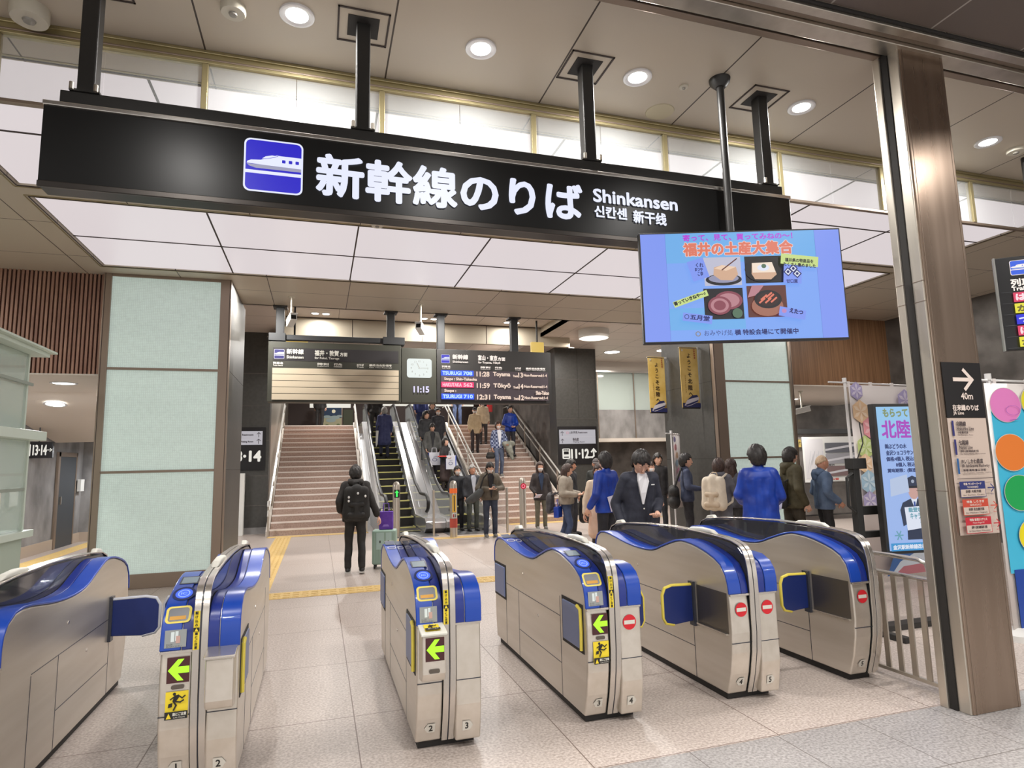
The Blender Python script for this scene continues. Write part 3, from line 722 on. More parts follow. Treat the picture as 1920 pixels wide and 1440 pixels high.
staircase(-1.12, 1.12, 'reddish granite staircase left of the escalators, light nosing on every step', -1.14, 1.17)
staircase(4.5, 6.8, 'reddish granite staircase right of the escalators, crowded with people coming down', 4.46, 6.86)
esc_yellow = M('escalator_yellow', (230, 222, 140), .5)
rubber = M('rubber_black', (34, 34, 36), .4)
def escalator(x0, x1, y0, label):
    cx = (x0+x1)/2
    t = thing('escalator', label, 'escalator', (cx, y0, 0)); T = Matrix.Translation((-cx, -y0, 0))
    yf = y0+1.0
    for k in range(17):
        z1 = .195*(k+1)-.1 if k else .06
        y = yf+.38*k
        s = MB().box(x0, x1, y, y+.42, max(.005, z1-.3), z1, dark_void, T).box(x0, x1, y-.004, y+.04, z1-.026, z1+.004, esc_yellow, T)
        s.box(x0, x0+.03, y, y+.38, z1, z1+.004, esc_yellow, T).box(x1-.03, x1, y, y+.38, z1, z1+.004, esc_yellow, T)
        s.build('step', t)
    MB().box(x0, x1, y0+.2, yf, 0, .03, dark_void, T).box(x0, x1, y0+.25, y0+.29, .03, .034, esc_yellow, T).box(x0-.25, x1+.25, y0-.9, y0+.2, 0, .012, M('landing_plate', (120, 120, 122), .4, .7), T).build('comb_plate', t)
    for sx, xx in ((-1, x0-.08), (1, x1+.08)):
        def pathz(off, n=8):
            pts = []
            for i in range(n+1):
                a_ = -pi*.75+pi*1.25*i/n*1.0
                a_ = pi*1.35-(pi*.85)*i/n
                pts.append((y0-.15+.42*cos(a_)+.1, .5+(off-.5)*(1+sin(a_))/2*1.0))
            pts += [(y0+.7, off)]
            for y in (y0+1.6, y0+3.5, 22.0): pts.append((y, (y-y0-1.1)*SL+off))
            pts.append((23.2, (22.0-y0-1.1)*SL+off)); return pts
        P = pathz(.92)
        MB().tube([(xx, y, z) for y, z in P], .042, rubber, 8, T).build('handrail', t)
        g = [(y, z-.03) for y, z in P]
        low = [(23.2, 3.05), (22.0, (22-y0-1.1)*SL+.15), (y0+1.4, .16), (y0-.1, .14)]
        MB().prism(g[2:]+low, xx-.006, xx+.006, M('balustrade_glass', (206, 212, 212), .06, alpha=.32), 'x', T).build('balustrade', t)
        d = MB().prism([(y0-.1, 0), (y0-.35, .12), (y0-.4, .28), (y0-.25, .36), (y0+1.3, .36), (22, (22-y0-1.1)*SL+.32), (23.2, (22-y0-1.1)*SL+.32), (23.2, 2.7), (22, 2.7), (y0+2.6, 0)], xx-.12 if sx < 0 else xx-.05, xx+.05 if sx < 0 else xx+.12, M('skirt_steel', (222, 222, 224), .2, .6), 'x', T)
        d.build('skirt', t, .02)
    if x0 > 3:
        MB().prism([(y0-.1, 0), (y0-.33, .12), (y0-.36, .26), (y0-.2, .34), (y0+1.3, .34), (22, (22-y0-1.1)*SL+.3), (23.2, (22-y0-1.1)*SL+.3), (23.2, 2.7), (22, 2.7), (y0+2.6, 0)], 2.62, 2.95, M('skirt_steel'), 'x', T).build('centre_deck', t, .02)
escalator(1.60, 2.42, 15.3, 'left escalator going up beside the granite stairs, yellow edged steps')
escalator(3.15, 3.86, 15.3, 'right escalator carrying people down, between the two glass balustrades')
# glass barrier and bollards at the escalator foot
gb = thing('glass_barrier', 'low clear glass barrier with steel posts at the foot of the right stairs', 'barrier', (4.5, 15.6, 0))
T = Matrix.Translation((-4.5, -15.6, 0))
MB().box(4.28, 4.30, 14.3, 16.3, .1, 1.0, glass, T).build('glass_pane', gb)
for y in (14.3, 15.4, 16.3): MB().tube([(4.29, y, 0), (4.29, y, 1.05)], .03, steel, 10, T).build('post', gb)
for x, y, n in ((2.55, 14.4, 0),):
    p = thing('steel_barrier_post', 'slim steel barrier post beside the escalator newel', 'post', (x, y, 0))
    MB().tube([(0, 0, 0), (0, 0, 1.05)], .025, steel, 10).build('post', p); MB().tube([(0, 0, .25), (0, .9, .25)], .02, steel, 8).build('rail', p)
def bollard(x, y, kind, label):
    t = thing('bollard', label, 'bollard', (x, y, 0))
    MB().lathe([(.085, 0), (.085, 1.16), (.08, 1.2), (.055, 1.25), (0, 1.265)], steel, 20).build('tube', t)
    T = FACE((0, -.0865, 0))
    b = Board(T, .001)
    if kind == 'orange':
        MB().lathe([(.087, 0.22), (.087, .42)], M('red_band', (196, 84, 70), .5), 20).build('band', t)
        MB().lathe([(.087, .98), (.087, 1.09)], EM('orange_band', (235, 104, 40), .8), 20).build('band', t)
        b.rect(-.045, .56, .045, .95, EM('amber_strip', (228, 170, 60), .7)); b.rect(-.012, .58, .012, .93, M('strip_ink', (60, 50, 40))); b.rect(-.05, .43, .05, .54, white_paint); b.rect(-.03, .45, -.005, .52, M('strip_red', (170, 50, 50))); b.rect(.01, .45, .03, .52, M('strip_ink'))
    elif kind == 'red': b.disc(0, 1.05, .075, EM('red_glow', (190, 30, 50), .9)); b.ring(0, 1.05, .045, .015, EM('rose_glow', (255, 150, 170), 1.2))
    else: b.rect(-.06, .9, .06, 1.08, M('dark_panel', (30, 40, 34))); b.poly([(0, 1.07), (.05, 1.01), (.02, 1.01), (.02, .92), (-.02, .92), (-.02, 1.01), (-.05, 1.01)], EM('green_glow', (60, 235, 90), 1.3))
    b.done('indicator', t)
bollard(2.92, 13.95, 'orange', 'steel bollard with orange and yellow warning bands before the escalators')
bollard(4.88, 14.9, 'red', 'steel bollard with a glowing red no-entry ring before the right stairs')
bollard(1.72, 14.6, 'green', 'steel bollard with a green arrow, behind the man with the black backpack')

# ------------------------------------------------------------ signs on the black walls, landing, hall
def wall_sign(name, label, cat, T): return thing(name, label, cat, T)
wsgn = thing('wall_sign', 'white lettering for platforms 11 and 12 with a turning arrow on the black wall', 'sign', (7.65, 17.78, 1.9))
T = Matrix.Translation((-7.65, -17.78, -1.9))
MB().box(7.02, 8.33, 17.775, 17.797, 1.55, 2.72, M('sign_black', (30, 28, 30), .3), T).build('panel', wsgn)
b = Board(T @ FACE((0, 17.774, 0)), .001)
b.rect(7.06, 2.18, 8.28, 2.62, EM('sign_paper', (232, 228, 236), .55)); b.line([(7.06, 2.40), (8.28, 2.40)], .006, M('paper_rule', (190, 188, 196)))
ink = M('sign_ink', (70, 66, 74), .6)
for y in (2.505, 2.275): b.arrow(7.16, y, .13, ink)
b.text('待合室', 7.5, 2.27, 7.7, 2.36, ink, .004); b.text('Waiting Room', 7.5, 2.215, 7.9, 2.25, ink, .002); b.text('お手洗 Restroom', 7.45, 2.50, 8.0, 2.57, ink, .003); b.ring(7.33, 2.52, .04, .012, M('rose_ink', (196, 130, 150))); b.ring(7.42, 2.52, .03, .01, ink)
wl = EM('sign_warm_white', (240, 236, 226), .9)
b.rrect(7.14, 1.72, 7.40, 2.04, .04, wl); b.rect(7.19, 1.86, 7.35, 1.95, M('sign_black')); b.text('新幹線', 7.18, 1.97, 7.36, 2.02, M('sign_black'), .002); b.rect(7.19, 1.76, 7.35, 1.79, M('sign_black'))
b.text('11·12', 7.44, 1.74, 8.02, 2.01, wl, .016)
b.line([(8.06, 1.76), (8.14, 1.76), (8.19, 1.80), (8.19, 1.95)], .05, wl); b.line([(8.12, 1.93), (8.19, 2.01), (8.26, 1.93)], .05, wl)
b.done('lettering', wsgn)
wsgn = thing('wall_sign', 'white lettering for platform 14 on the black wall behind the left pillar', 'sign', (-1.6, 17.17, 1.9))
T = Matrix.Translation((1.6, -17.17, -1.9))
MB().box(-2.5, -1.32, 17.165, 17.184, 1.6, 2.7, M('sign_black'), T).build('panel', wsgn)
b = Board(T @ FACE((0, 17.164, 0)), .001)
b.rect(-2.45, 2.25, -1.40, 2.60, EM('sign_paper')); b.line([(-2.4, 2.425), (-1.40, 2.425)], .006, M('paper_rule'))
for y in (2.51, 2.34): b.arrow(-1.49, y, .12, ink)
b.text('待合室 Waiting Room', -2.1, 2.30, -1.62, 2.36, ink, .003); b.text('お手洗 Restroom', -2.1, 2.48, -1.62, 2.54, ink, .003)
b.text('13·14', -2.13, 1.83, -1.43, 2.09, wl, .016); b.done('lettering', wsgn)
cs = thing('hanging_sign_small', 'small black sign for platforms 13 and 14 in the left corridor', 'sign', (-5.3, 14.6, 2.1))
MB().box(-.3, .2, 0, .08, -.16, .16, M('sign_black')).build('panel', cs, .004)
b = Board(FACE((0, -.002, 0)), .001); b.rrect(-.26, -.12, -.17, .12, .02, wl); b.text('13·14', -.13, -.10, .1, .10, wl, .006); b.arrow(.15, 0, .09, wl, -pi/2); b.done('lettering', cs)
MB().tube([(-.05, .04, .16), (-.05, .04, .72)], .012, black, 8).build('hanger', cs)
wp = MB().box(-1.95, -1.77, 16.85, 17.05, 0, 1.53, white_paint).build('sign_post_box', None, .006); tag(wp, 'narrow white cabinet in front of the black wall, beside the left pillar', 'cabinet')
pt = thing('wall_poster', 'night sky poster with a pale moon on the upper landing wall', 'poster', (.5, 26.95, 3.7))
b = Board(FACE((0, 0, 0)), .002)
MB().box(-.40, .42, .0, .04, -.44, .48, frame_brown).build('frame', pt)
b.rect(-.36, .0, .38, .44, M('poster_night', (26, 60, 96))); b.rect(-.36, -.40, .38, .0, M('poster_dune', (190, 186, 150)))
for x, y, r in ((-.2, .05, .16), (.1, .02, .2), (.3, .08, .12), (-.05, -.1, .2)): b.disc(x, y, r, M('poster_cloud', (170, 190, 190)), r*.4)
b.disc(.06, .28, .075, EM('poster_moon', (240, 226, 190), .7))
for x, y in ((-.2, -.3), (.05, -.34), (.25, -.28)): b.disc(x, y, .07, M('poster_leaf', (110, 130, 86)), .04)
b.done('print', pt)
wb = MB().box(-.4, 1.25, 26.9, 26.97, 4.13, 4.40, EM('lit_panel', (240, 236, 224), .9)).build('lit_wall_panel'); tag(wb, 'long white lit panel above the moon poster on the landing', 'lit panel')
wb = MB().box(2.0, 6.6, 26.9, 26.97, 4.22, 4.5, EM('lit_panel')).build('lit_wall_panel'); tag(wb, 'white lit panel on the landing wall above the escalators', 'lit panel')
vs = MB().box(.95, 1.35, 26.9, 26.98, 3.07, 4.05, M('poster_dark', (60, 66, 40), .4)).build('wall_poster'); tag(vs, 'dark narrow poster right of the moon poster on the landing', 'poster')
# ------------------------------------------------------------ ticket gates
gate_steel = mottled('gate_steel', (212, 204, 192), (224, 217, 207), 12, .38, .8, (1, .08, 1), lo=.3, hi=.7, rv=.04)
blue = M('gate_blue', (18, 66, 166), .3, coat=.2)
navy = M('gate_navy', (22, 44, 128), .32, coat=.2)  # gate blue darkened for shade beside the spine; also on reader discs
blue_grey = M('flap_blue_grey', (112, 122, 156), .4)
flap_blue = M('flap_blue', (24, 42, 104), .4)
yellow = M('flap_yellow', (226, 206, 84), .45)
plinth_m = M('plinth_rubber', (36, 34, 33), .6)
cap_metal = M('spine_cap_metal', (206, 200, 192), .24, .85)
slot_dark = M('slot_dark', (54, 56, 66), .3)
lcd = EM('gate_lcd', (150, 168, 176), .6)
ic_blue = EM('ic_glow', (70, 110, 255), 1.1); ic_ring = M('ic_ring', (30, 44, 92), .3)
label_grey = M('label_grey', (150, 154, 154), .5); ticket_white = M('ticket_white', (216, 226, 226), .5); orange = M('slot_orange', (206, 150, 50), .5)
sticker = M('sticker_yellow', (240, 214, 50), .5); ink_k = M('sticker_ink', (34, 32, 30), .6); white_p = M('print_white', (232, 230, 226), .5)
arrow_bg = EM('arrow_panel', (84, 20, 24), .6); arrow_g = EM('arrow_green', (176, 255, 40), 1.25)
stop_red = M('stop_red', (206, 32, 44), .45)
GY = 4.69; HW = .185
TOP = [(3.66, .70), (3.667, .76), (3.685, .82), (3.73, .88), (3.80, .918), (3.88, .945), (3.97, .968), (4.06, .985), (4.14, .993), (4.21, .994), (4.28, .982), (4.34, .966), (4.41, .944), (4.5, .915), (4.57, .89), (4.64, .873), (4.73, .864), (4.84, .862), (4.96, .866), (5.08, .875), (5.2, .889), (5.32, .907), (5.43, .923), (5.53, .93), (5.62, .922), (5.69, .888), (5.725, .84), (5.735, .79), (5.735, .70)]
TOP = [(y-GY, z) for y, z in TOP]
BODY = [(y-GY, z) for y, z in ((3.735, .045), (3.69, .18), (3.66, .32), (3.648, .45), (3.65, .60))] + TOP + [(y-GY, z) for y, z in ((5.735, .25), (5.70, .045))]
FIN = [(y-GY, z) for y, z in ((3.732, .045), (3.686, .18), (3.656, .32), (3.643, .45), (3.642, .60), (3.640, .70), (3.642, .78), (3.648, .86), (3.662, .92), (3.688, .97), (3.73, 1.004), (3.80, 1.024), (3.92, 1.038), (4.2, 1.052), (4.6, 1.056), (5.0, 1.044), (5.35, 1.022), (5.58, .998), (5.68, .965), (5.73, .91), (5.745, .82), (5.74, .3), (5.71, .04))]
def arc(s):
    for a, b in zip(TOP, TOP[1:]):
        l = sqrt((b[0]-a[0])**2+(b[1]-a[1])**2)
        if s <= l: return (a[0]+(b[0]-a[0])*s/l, a[1]+(b[1]-a[1])*s/l), (b[0]-a[0], b[1]-a[1])
        s -= l
ROT = Matrix.Rotation(pi, 4, 'Z')
def hood_board(s, x, T, lift=.0135):
    (y, z), d = arc(s); n = Vector((0, -d[1], d[0])).normalized()*lift
    return Board(T @ frame((x, y+n.y, z+n.z), (1, 0, 0), (0, d[0], d[1])), .0006)
def tag_poly(b, x, z, w, h, left):
    p = [(x-w/2, z-h/2), (x+w/2, z-h/2), (x+w/2, z+h/2), (x-w/2, z+h/2)]
    if left: p = [(x-w*.35, z-h/2), (x+w/2, z-h/2), (x+w/2, z+h/2), (x-w*.35, z+h/2), (x-w*.75, z)]
    else: p = [(x-w/2, z-h/2), (x+w*.35, z-h/2), (x+w*.75, z), (x+w*.35, z+h/2), (x-w/2, z+h/2)]
    b.poly(p, M('number_tag', (206, 202, 192), .4))
def runner(b, x, z, s):
    """Running figure of the caution sticker."""
    P = lambda px, pz: (x+s*px, z+s*pz)
    b.disc(*P(-.12, .33), .075*s, ink_k)
    b.poly([P(-.12, .26), P(.08, .30), P(.10, .16), P(-.08, -.08), P(-.2, -.02)], ink_k)
    b.line([P(.06, .26), P(.24, .12), P(.36, .22)], .06*s, ink_k); b.line([P(-.1, .22), P(-.28, .1)], .06*s, ink_k)
    b.line([P(-.14, -.02), P(-.02, -.2), P(-.12, -.4)], .075*s, ink_k); b.line([P(-.12, 0), P(.16, -.06), P(.3, .02)], .07*s, ink_k)
    b.poly([P(-.36, -.1), P(-.18, -.06), P(-.2, -.26), P(-.38, -.28)], ink_k)
def caution(b, x, z):
    b.rect(x-.052, z-.065, x+.052, z+.065, sticker); runner(b, x, z+.02, .1); b.rect(x-.052, z-.065, x+.052, z-.028, ink_k)
    b.poly([(x-.045, z-.06), (x-.022, z-.06), (x-.0335, z-.034)], sticker); b.text('扉にご注意', x-.016, z-.048, x+.046, z-.033, white_p, .0006); b.text('CAUTION', x-.012, z-.06, x+.04, z-.053, white_p)
def arrow_panel(b, x, z):
    b.rect(x-.052, z-.062, x+.052, z+.062, arrow_bg)
    b.poly([(x-.047, z), (x-.002, z+.052), (x+.026, z+.052), (x-.002, z+.016), (x+.05, z+.016), (x+.05, z-.016), (x-.002, z-.016), (x+.026, z-.052), (x-.002, z-.052)], arrow_g)
def stop_sign(b, x, z): b.disc(x, z, .046, stop_red, n=32); b.rect(x-.037, z-.012, x+.037, z+.012, white_p)

def flap(parent, side, mode, rear=False):
    """side -1 left / +1 right of the cabinet; open: folded against the side; closed: across the lane."""
    y = (5.28 if rear else 4.08)-GY
    xs = side*HW
    if mode == 'open':
        m = MB(); y0, y1 = (3.72-GY, 4.03-GY) if not rear else (5.40-GY, 5.71-GY)
        x = xs+side*.012
        m.box(min(xs-side*.01, x), max(xs-side*.01, x), y0, y1, .44, .695, blue_grey if not rear else M('flap_pale', (116, 128, 168), .4))
        o = m.build('flap', parent, .008)
        if not rear: MB().tube([(x, y0+.05, .70), (x, y0+.0, .685), (x, y0-.006, .56), (x, y0, .44)], .011, yellow, 8).build('edge_bumper', o)
        g = MB().box(min(xs, xs+side*.004), max(xs, xs+side*.004), y0-.02, y1+.02, .42, .715, dark_void); g.build('flap_recess', parent)
        return
    pts = [(0, .445), (.17, .43), (.235, .445), (.255, .48), (.255, .64), (.235, .685), (.18, .70), (0, .695)]
    w = 1.25 if rear else 1.0
    P = [(xs+side*px*w, z) for px, z in pts]
    m = MB().prism(P, y-.012, y+.012, flap_blue, 'y'); o = m.build('flap', parent, .006)
    e = [(xs+side*px*w, y, z) for px, z in pts[1:][::1]]
    MB().tube(e, .013, yellow if not rear else M('flap_edge_pale', (190, 192, 200), .4), 8).build('edge_bumper', o)
    MB().box(min(xs, xs+side*.02), max(xs, xs+side*.02), y-.03, y+.03, .41, .72, slot_dark).build('hinge', parent)
    if not rear:
        MB().box(min(xs, xs+side*.002), max(xs, xs+side*.002), 3.68-GY, 4.03-GY, .44, .705, M('recess_steel', (120, 114, 106), .35, .8)).box(min(xs, xs+side*.016), max(xs, xs+side*.016), 3.69-GY, 4.03-GY, .43, .442, cap_metal).build('flap_recess', parent)

def half(t, side, cfg):
    T = Matrix.Identity(4) if side < 0 else ROT
    MB().prism(BODY, -HW, -.036, gate_steel, 'x', T).build('body', t, .012, 3)
    MB().ribbon(TOP, -HW-.004, -.092, .013, blue, T).build('top_cover', t, .004)
    MB().ribbon(TOP, -.088, -.034, .009, navy, T).build('inner_cover', t, .003)  # shade next to the spine is put into this strip's darker colour
    s = MB()
    for a, b_, zz in ((4.09, 5.38, .565), (4.09, 5.02, .26)): s.box(-HW-.0012, -HW+.001, a-GY, b_-GY, zz, zz+.005, slot_dark, T)
    for y, z0, z1 in ((4.09, .05, .70), (5.02, .05, .26), (5.38, .05, .56), (5.02, .26, .565)): s.box(-HW-.0012, -HW+.001, y-GY, y-GY+.005, z0, z1, slot_dark, T)
    for y, z in ((4.9, .72), (4.55, .47)): s.lathe([(0, 0), (.011, 0), (.012, .004)], cap_metal, 12, T @ frame((-HW-.003, y-GY, z), (0, 1, 0), (0, 0, 1)))
    s.build('panel_seams', t)

def gate(cx, label, left, right, nums, halfwidth=False):
    t = thing('ticket_gate', label, 'ticket gate', (cx, GY, 0), 0, 'ticket gates')
    r1 = .02 if halfwidth else HW-.02
    MB().box(-HW+.02, r1, 3.77-GY, 5.66-GY, 0, .07, plinth_m).build('plinth', t)
    half(t, -1, left)
    if not halfwidth: half(t, 1, right)
    else: MB().prism(BODY, .036, .07, gate_steel, 'x').build('side_cover', t, .01)
    inner = [(y*.997, z-.012 if z > .9 else z) for y, z in FIN]
    MB().prism(inner, -.031, .031, dark_glass if cx > -1 else dark_glass, 'x').build('spine_panel', t, .004)
    c = MB(); c.ribbon(FIN, -.036, -.003, .009, cap_metal).ribbon(FIN, .003, .036, .009, cap_metal); c.ribbon(FIN, -.035, .035, .004, slot_dark); c.build('spine_cap', t, .003)
    MB().prism([(4.0-GY, 1.05), (4.06-GY, 1.08), (4.2-GY, 1.088), (4.32-GY, 1.08), (4.38-GY, 1.05)], -.022, .022, white_p, 'x').build('sensor_pod', t, .012, 3)
    MB().prism([(5.45-GY, 1.0), (5.5-GY, 1.045), (5.6-GY, 1.03), (5.66-GY, .97)], -.022, .022, white_p, 'x').build('sensor_pod', t, .012, 3)
    f = MB()
    for x0, x1 in ((-HW+.002, -.04), (.04, HW-.002)):
        if halfwidth and x0 > 0: continue
        f.box(x0, x1, (3.651 if x0 < 0 else 3.644)-GY, 3.66-GY, .383, .388, slot_dark)
    f.build('front_seam', t)
    f = MB().box(-HW, -.036 if halfwidth else HW, 3.64-GY, 3.66-GY, .688, .702, cap_metal)
    f.build('front_trim', t, .002)
    fy = 3.6465-GY
    for side, cfg in ((-1, left), (1, right)):
        if cfg is None or not cfg.get('sign') or (cfg['sign'] == 'arrow' and cfg.get('box')): continue
        b = Board(FACE((0, fy if side < 0 else 3.6432-GY, 0)), .0007)
        x = side*.098
        if cfg.get('sign') == 'arrow' and not cfg.get('box'): arrow_panel(b, x, .607); b.rrect(x-.03, .515, x+.03, .535, .009, M('emblem_grey', (112, 104, 96), .3, .8)); caution(b, x, .44)
        if cfg.get('sign') == 'stop': stop_sign(b, x+side*.005, .60)
        b.done('front_display' if cfg['sign'] == 'arrow' else 'no_entry_sign', t)
    for side, n in zip((-1, 1), nums):
        b = Board(frame((0, 3.7325-GY, .045), (1, 0, 0), (0, -.045, .135)) if side < 0 else frame((0, 3.678-GY, .045), (1, 0, 0), (0, -.035, .205)), .0007)
        if n: tag_poly(b, side*.1, .085, .05, .055, side < 0); b.text(n, side*.1-.014, .068, side*.1+.014, .102, ink_k, .0012, 0, keep=True, align='c'); b.done('lane_number', t)
    for side, cfg in ((-1, left), (1, right)):
        if cfg is None: continue
        I = Matrix.Identity(4)
        if cfg.get('reader'):
            b = hood_board(.015, -.118, I); b.rect(-.05, 0, .05, .085, label_grey); b.rect(-.022, .028, -.006, .075, ticket_white); b.rect(-.002, .032, .012, .078, ticket_white); b.rect(.002, .02, .022, .055, M('card_pink', (196, 160, 150)))
            b.text('きっぷを', -.04, .012, -.012, .02, ink_k); b.text('お入れください', -.04, .003, .03, .010, ink_k); b.done('ticket_guide', t)
            b = hood_board(.128, -.115, I); b.rrect(-.062, -.004, .058, .088, .022, yellow); b.rrect(-.05, .006, .046, .078, .014, slot_dark); b.rect(-.042, .014, .034, .034, orange); b.done('ticket_slot', t)
            b = hood_board(.27, -.118, I); b.disc(0, .045, .056, ic_ring, .056); b.disc(0, .045, .042, ic_blue, .04); b.ring(0, .045, .03, .006, EM('ic_light', (150, 180, 255), 1.1)); b.text('IC', -.014, .036, .014, .054, EM('ic_light', 0), .001); b.done('card_reader', t)
            b = hood_board(.44, -.12, I); b.rect(-.048, 0, .048, .10, slot_dark); b.rect(-.04, .01, .04, .09, lcd); b.done('display', t)
            b = Board(frame((-.0195, 3.6315-GY, .70), (1, 0, 0), (0, .006, .2)), .0007)
            b.rect(-.014, .0, .014, .19, sticker); b.vtext('扉にご注意', 0, .085, .015, .0165, ink_k, .0006); b.rect(-.014, .088, .014, .108, ink_k); b.poly([(-.009, .09), (.009, .09), (0, .106)], sticker); b.vtext('駆け込み', 0, .188, .016, .0195, ink_k, .0006); b.done('caution_strip', t)
        if cfg.get('rear_reader'):
            b = hood_board(1.83, -.135, I, .0136); b.disc(0, .05, .038, navy, .045); b.ring(0, .05, .036, .006, white_p, .042); b.rect(-.04, .14, .04, .26, M('lcd_off', (90, 98, 120), .2)); b.rect(-.044, .262, .044, .272, cap_metal); b.done('exit_reader', t)
            b = hood_board(1.83, -.062, I, .0096); b.ring(0, .05, .024, .005, white_p, .042); b.rect(-.024, .14, .024, .26, M('lcd_off')); b.done('exit_reader', t)
        if cfg.get('flap'): flap(t, side, cfg['flap'])
        if cfg.get('rear_flap'): flap(t, side, cfg['rear_flap'], True)
        if cfg.get('box'):
            x0, x1 = sorted((side*.042, side*(HW-.012)))
            k = MB().prism([(3.66-GY, .41), (3.555-GY, .425), (3.53-GY, .47), (3.528-GY, .672), (3.66-GY, .69)], x0, x1, gate_steel, 'x').build('display_box', t, .008)
            MB().prism([(3.515-GY, .672), (3.515-GY, .686), (3.66-GY, .71), (3.66-GY, .69)], x0-.008, x1+.008, cap_metal if cfg.get('sign') != 'arrow' else white_p, 'x').build('box_lid', k, .004)
            if cfg.get('sign') == 'arrow':
                b = Board(FACE((0, 3.5275-GY, 0)), .0007); arrow_panel(b, (x0+x1)/2+.004, .60); b.rrect((x0+x1)/2-.03, .475, (x0+x1)/2+.03, .497, .009, M('emblem_grey')); b.done('arrow_display', k)
                b = Board(frame(((x0+x1)/2, 3.525-GY, .6895), (1, 0, 0), (0, .145, .024)), .0007); b.rect(-.045, .02, .04, .11, sticker); runner(b, 0, .075, .07); b.rect(-.045, .02, .04, .045, ink_k); b.text('扉にご注意', -.03, .027, .03, .039, white_p); b.done('caution_sticker', k)
    return t
def gates():
    gate(-1.605, 'leftmost ticket gate, its blue rear flap reaching across the lane', dict(), dict(rear_flap='closed'), (None, None))
    gate(-.565, 'ticket gate with tags 1 and 2, green arrow above a yellow caution sticker', dict(reader=1, sign='arrow', rear_flap='closed'), dict(box=1, flap='open'), ('1', '2'))
    gate(.73, 'ticket gate with tags 2 and 3, green arrow on a protruding box', dict(reader=1, sign='arrow', box=1, flap='open', rear_flap='open', rear_reader=1), dict(), ('2', '3'))
    gate(1.775, 'ticket gate with tags 3 and 4, green arrow left and red no-entry disc right', dict(reader=1, sign='arrow', flap='open', rear_flap='open', rear_reader=1), dict(sign='stop', flap='closed'), ('3', '4'))
    gate(2.815, 'ticket gate with tags 4 and 5 and two red no-entry discs', dict(sign='stop', flap='closed'), dict(sign='stop', flap='closed'), ('4', '5'))
    gate(3.845, 'rightmost narrow ticket gate with tag 5, next to the steel railing', dict(sign='stop', flap='closed'), None, ('5', None), True)
gates()

# ------------------------------------------------------------ glass booth at the far left
bt = thing('gate_booth', 'pale green glass staff booth at the left edge behind the leftmost gate', 'booth', (-3.9, 7.4, 0))
T = Matrix.Translation((3.9, -7.4, 0))
booth_white = M('booth_white', (206, 216, 204), .45); booth_panel = M('booth_panel', (178, 190, 176), .5)
MB().box(-4.7, -3.34, 5.6, 8.86, 0, .88, booth_panel, T).build('base_panel', bt, .005)
MB().box(-4.75, -3.26, 5.5, 8.95, .88, .96, booth_white, T).build('counter', bt, .006)
MB().box(-3.36, -3.345, 5.6, 8.86, .96, 2.02, glass_green, T).box(-4.7, -3.36, 8.84, 8.855, .96, 2.02, glass_green, T).box(-3.40, -3.385, 5.6, 8.82, 2.12, 3.06, glass_green, T).box(-4.7, -3.40, 8.80, 8.815, 2.12, 3.06, glass_green, T).build('glazing', bt)
MB().box(-4.75, -3.22, 5.5, 9.02, 2.02, 2.13, booth_white, T).build('transom', bt, .006)
MB().box(-4.75, -3.24, 5.5, 9.0, 3.06, 3.13, booth_white, T).box(-4.75, -3.18, 5.5, 9.06, 3.11, 3.135, booth_white, T).build('roof_edge', bt, .004)
f = MB()
for z in (1.42, 2.68): f.box(-3.362, -3.34, 5.6, 8.86, z, z+.035, M('booth_seam', (150, 156, 146), .5), T)
f.box(-3.37, -3.335, 8.83, 8.87, .96, 2.02, booth_white, T).box(-3.41, -3.38, 8.79, 8.83, 2.12, 3.06, booth_white, T)
f.build('frame', bt)
MB().box(-4.7, -4.66, 5.6, 8.8, .96, 3.06, white_paint, T).box(-4.2, -3.9, 7.0, 8.2, 1.0, 1.5, white_paint, T).box(-4.3, -3.8, 6.6, 8.2, 2.4, 2.9, white_paint, T).build('interior_fittings', bt)
def poster(name, label, y0, y1, z0, z1, base, draw):
    t = thing(name, label, 'poster', (-3.335, (y0+y1)/2, (z0+z1)/2))
    w, h = y1-y0, z1-z0
    b = Board(frame((0, -w/2, -h/2), (0, 1, 0), (0, 0, 1)), .001); b.rect(0, 0, w, h, base); draw(b, w, h); b.done('print', t)
pb = M('poster_blue', (70, 110, 170))
def d1(b, w, h): b.rect(0, h*.3, w, h*.72, M('poster_lemon', (224, 206, 80))); b.disc(w*.5, h*.5, w*.28, white_p, h*.16); b.rect(0, 0, w, h*.2, pb)
def d2(b, w, h):
    b.rect(0, 0, w, h*.25, white_p)
    for k in range(3): b.disc(w*.5, h*(.35+.2*k), w*.3, white_p, h*.07)
def d3(b, w, h):
    b.rect(w*.1, h*.8, w*.9, h*.93, M('poster_salmon', (226, 190, 170)))
    for r in (.36, .26, .16): b.ring(w*.5, h*.45, w*r, w*.05, pb)
    b.text('Wi-Fi', w*.2, h*.1, w*.8, h*.22, pb, .002)
poster('booth_poster', 'yellow and white poster on the booth glass at the left edge', 7.15, 7.62, 1.36, 1.92, white_p, d1)
poster('booth_poster', 'blue poster with white ovals under the yellow one on the booth glass', 7.2, 7.6, 1.0, 1.34, pb, d2)
poster('booth_poster', 'white poster with blue wireless rings near the end of the booth glass', 7.85, 8.25, 1.02, 1.42, white_p, d3)
nt = MB().box(-5.5, -5.44, 13.75, 14.15, 1.0, 1.42, M('notice_frame', (60, 60, 60))).box(-5.445, -5.43, 13.79, 14.11, 1.04, 1.38, white_paint).build('wall_notice'); tag(nt, 'small framed notice on the corridor wall beside the booth', 'notice')
ic = MB().box(-5.46, -5.38, 17.2, 17.42, 1.2, 1.48, white_paint).build('wall_intercom', None, .006); tag(ic, 'small white box on the concrete wall right of the corridor door', 'intercom')

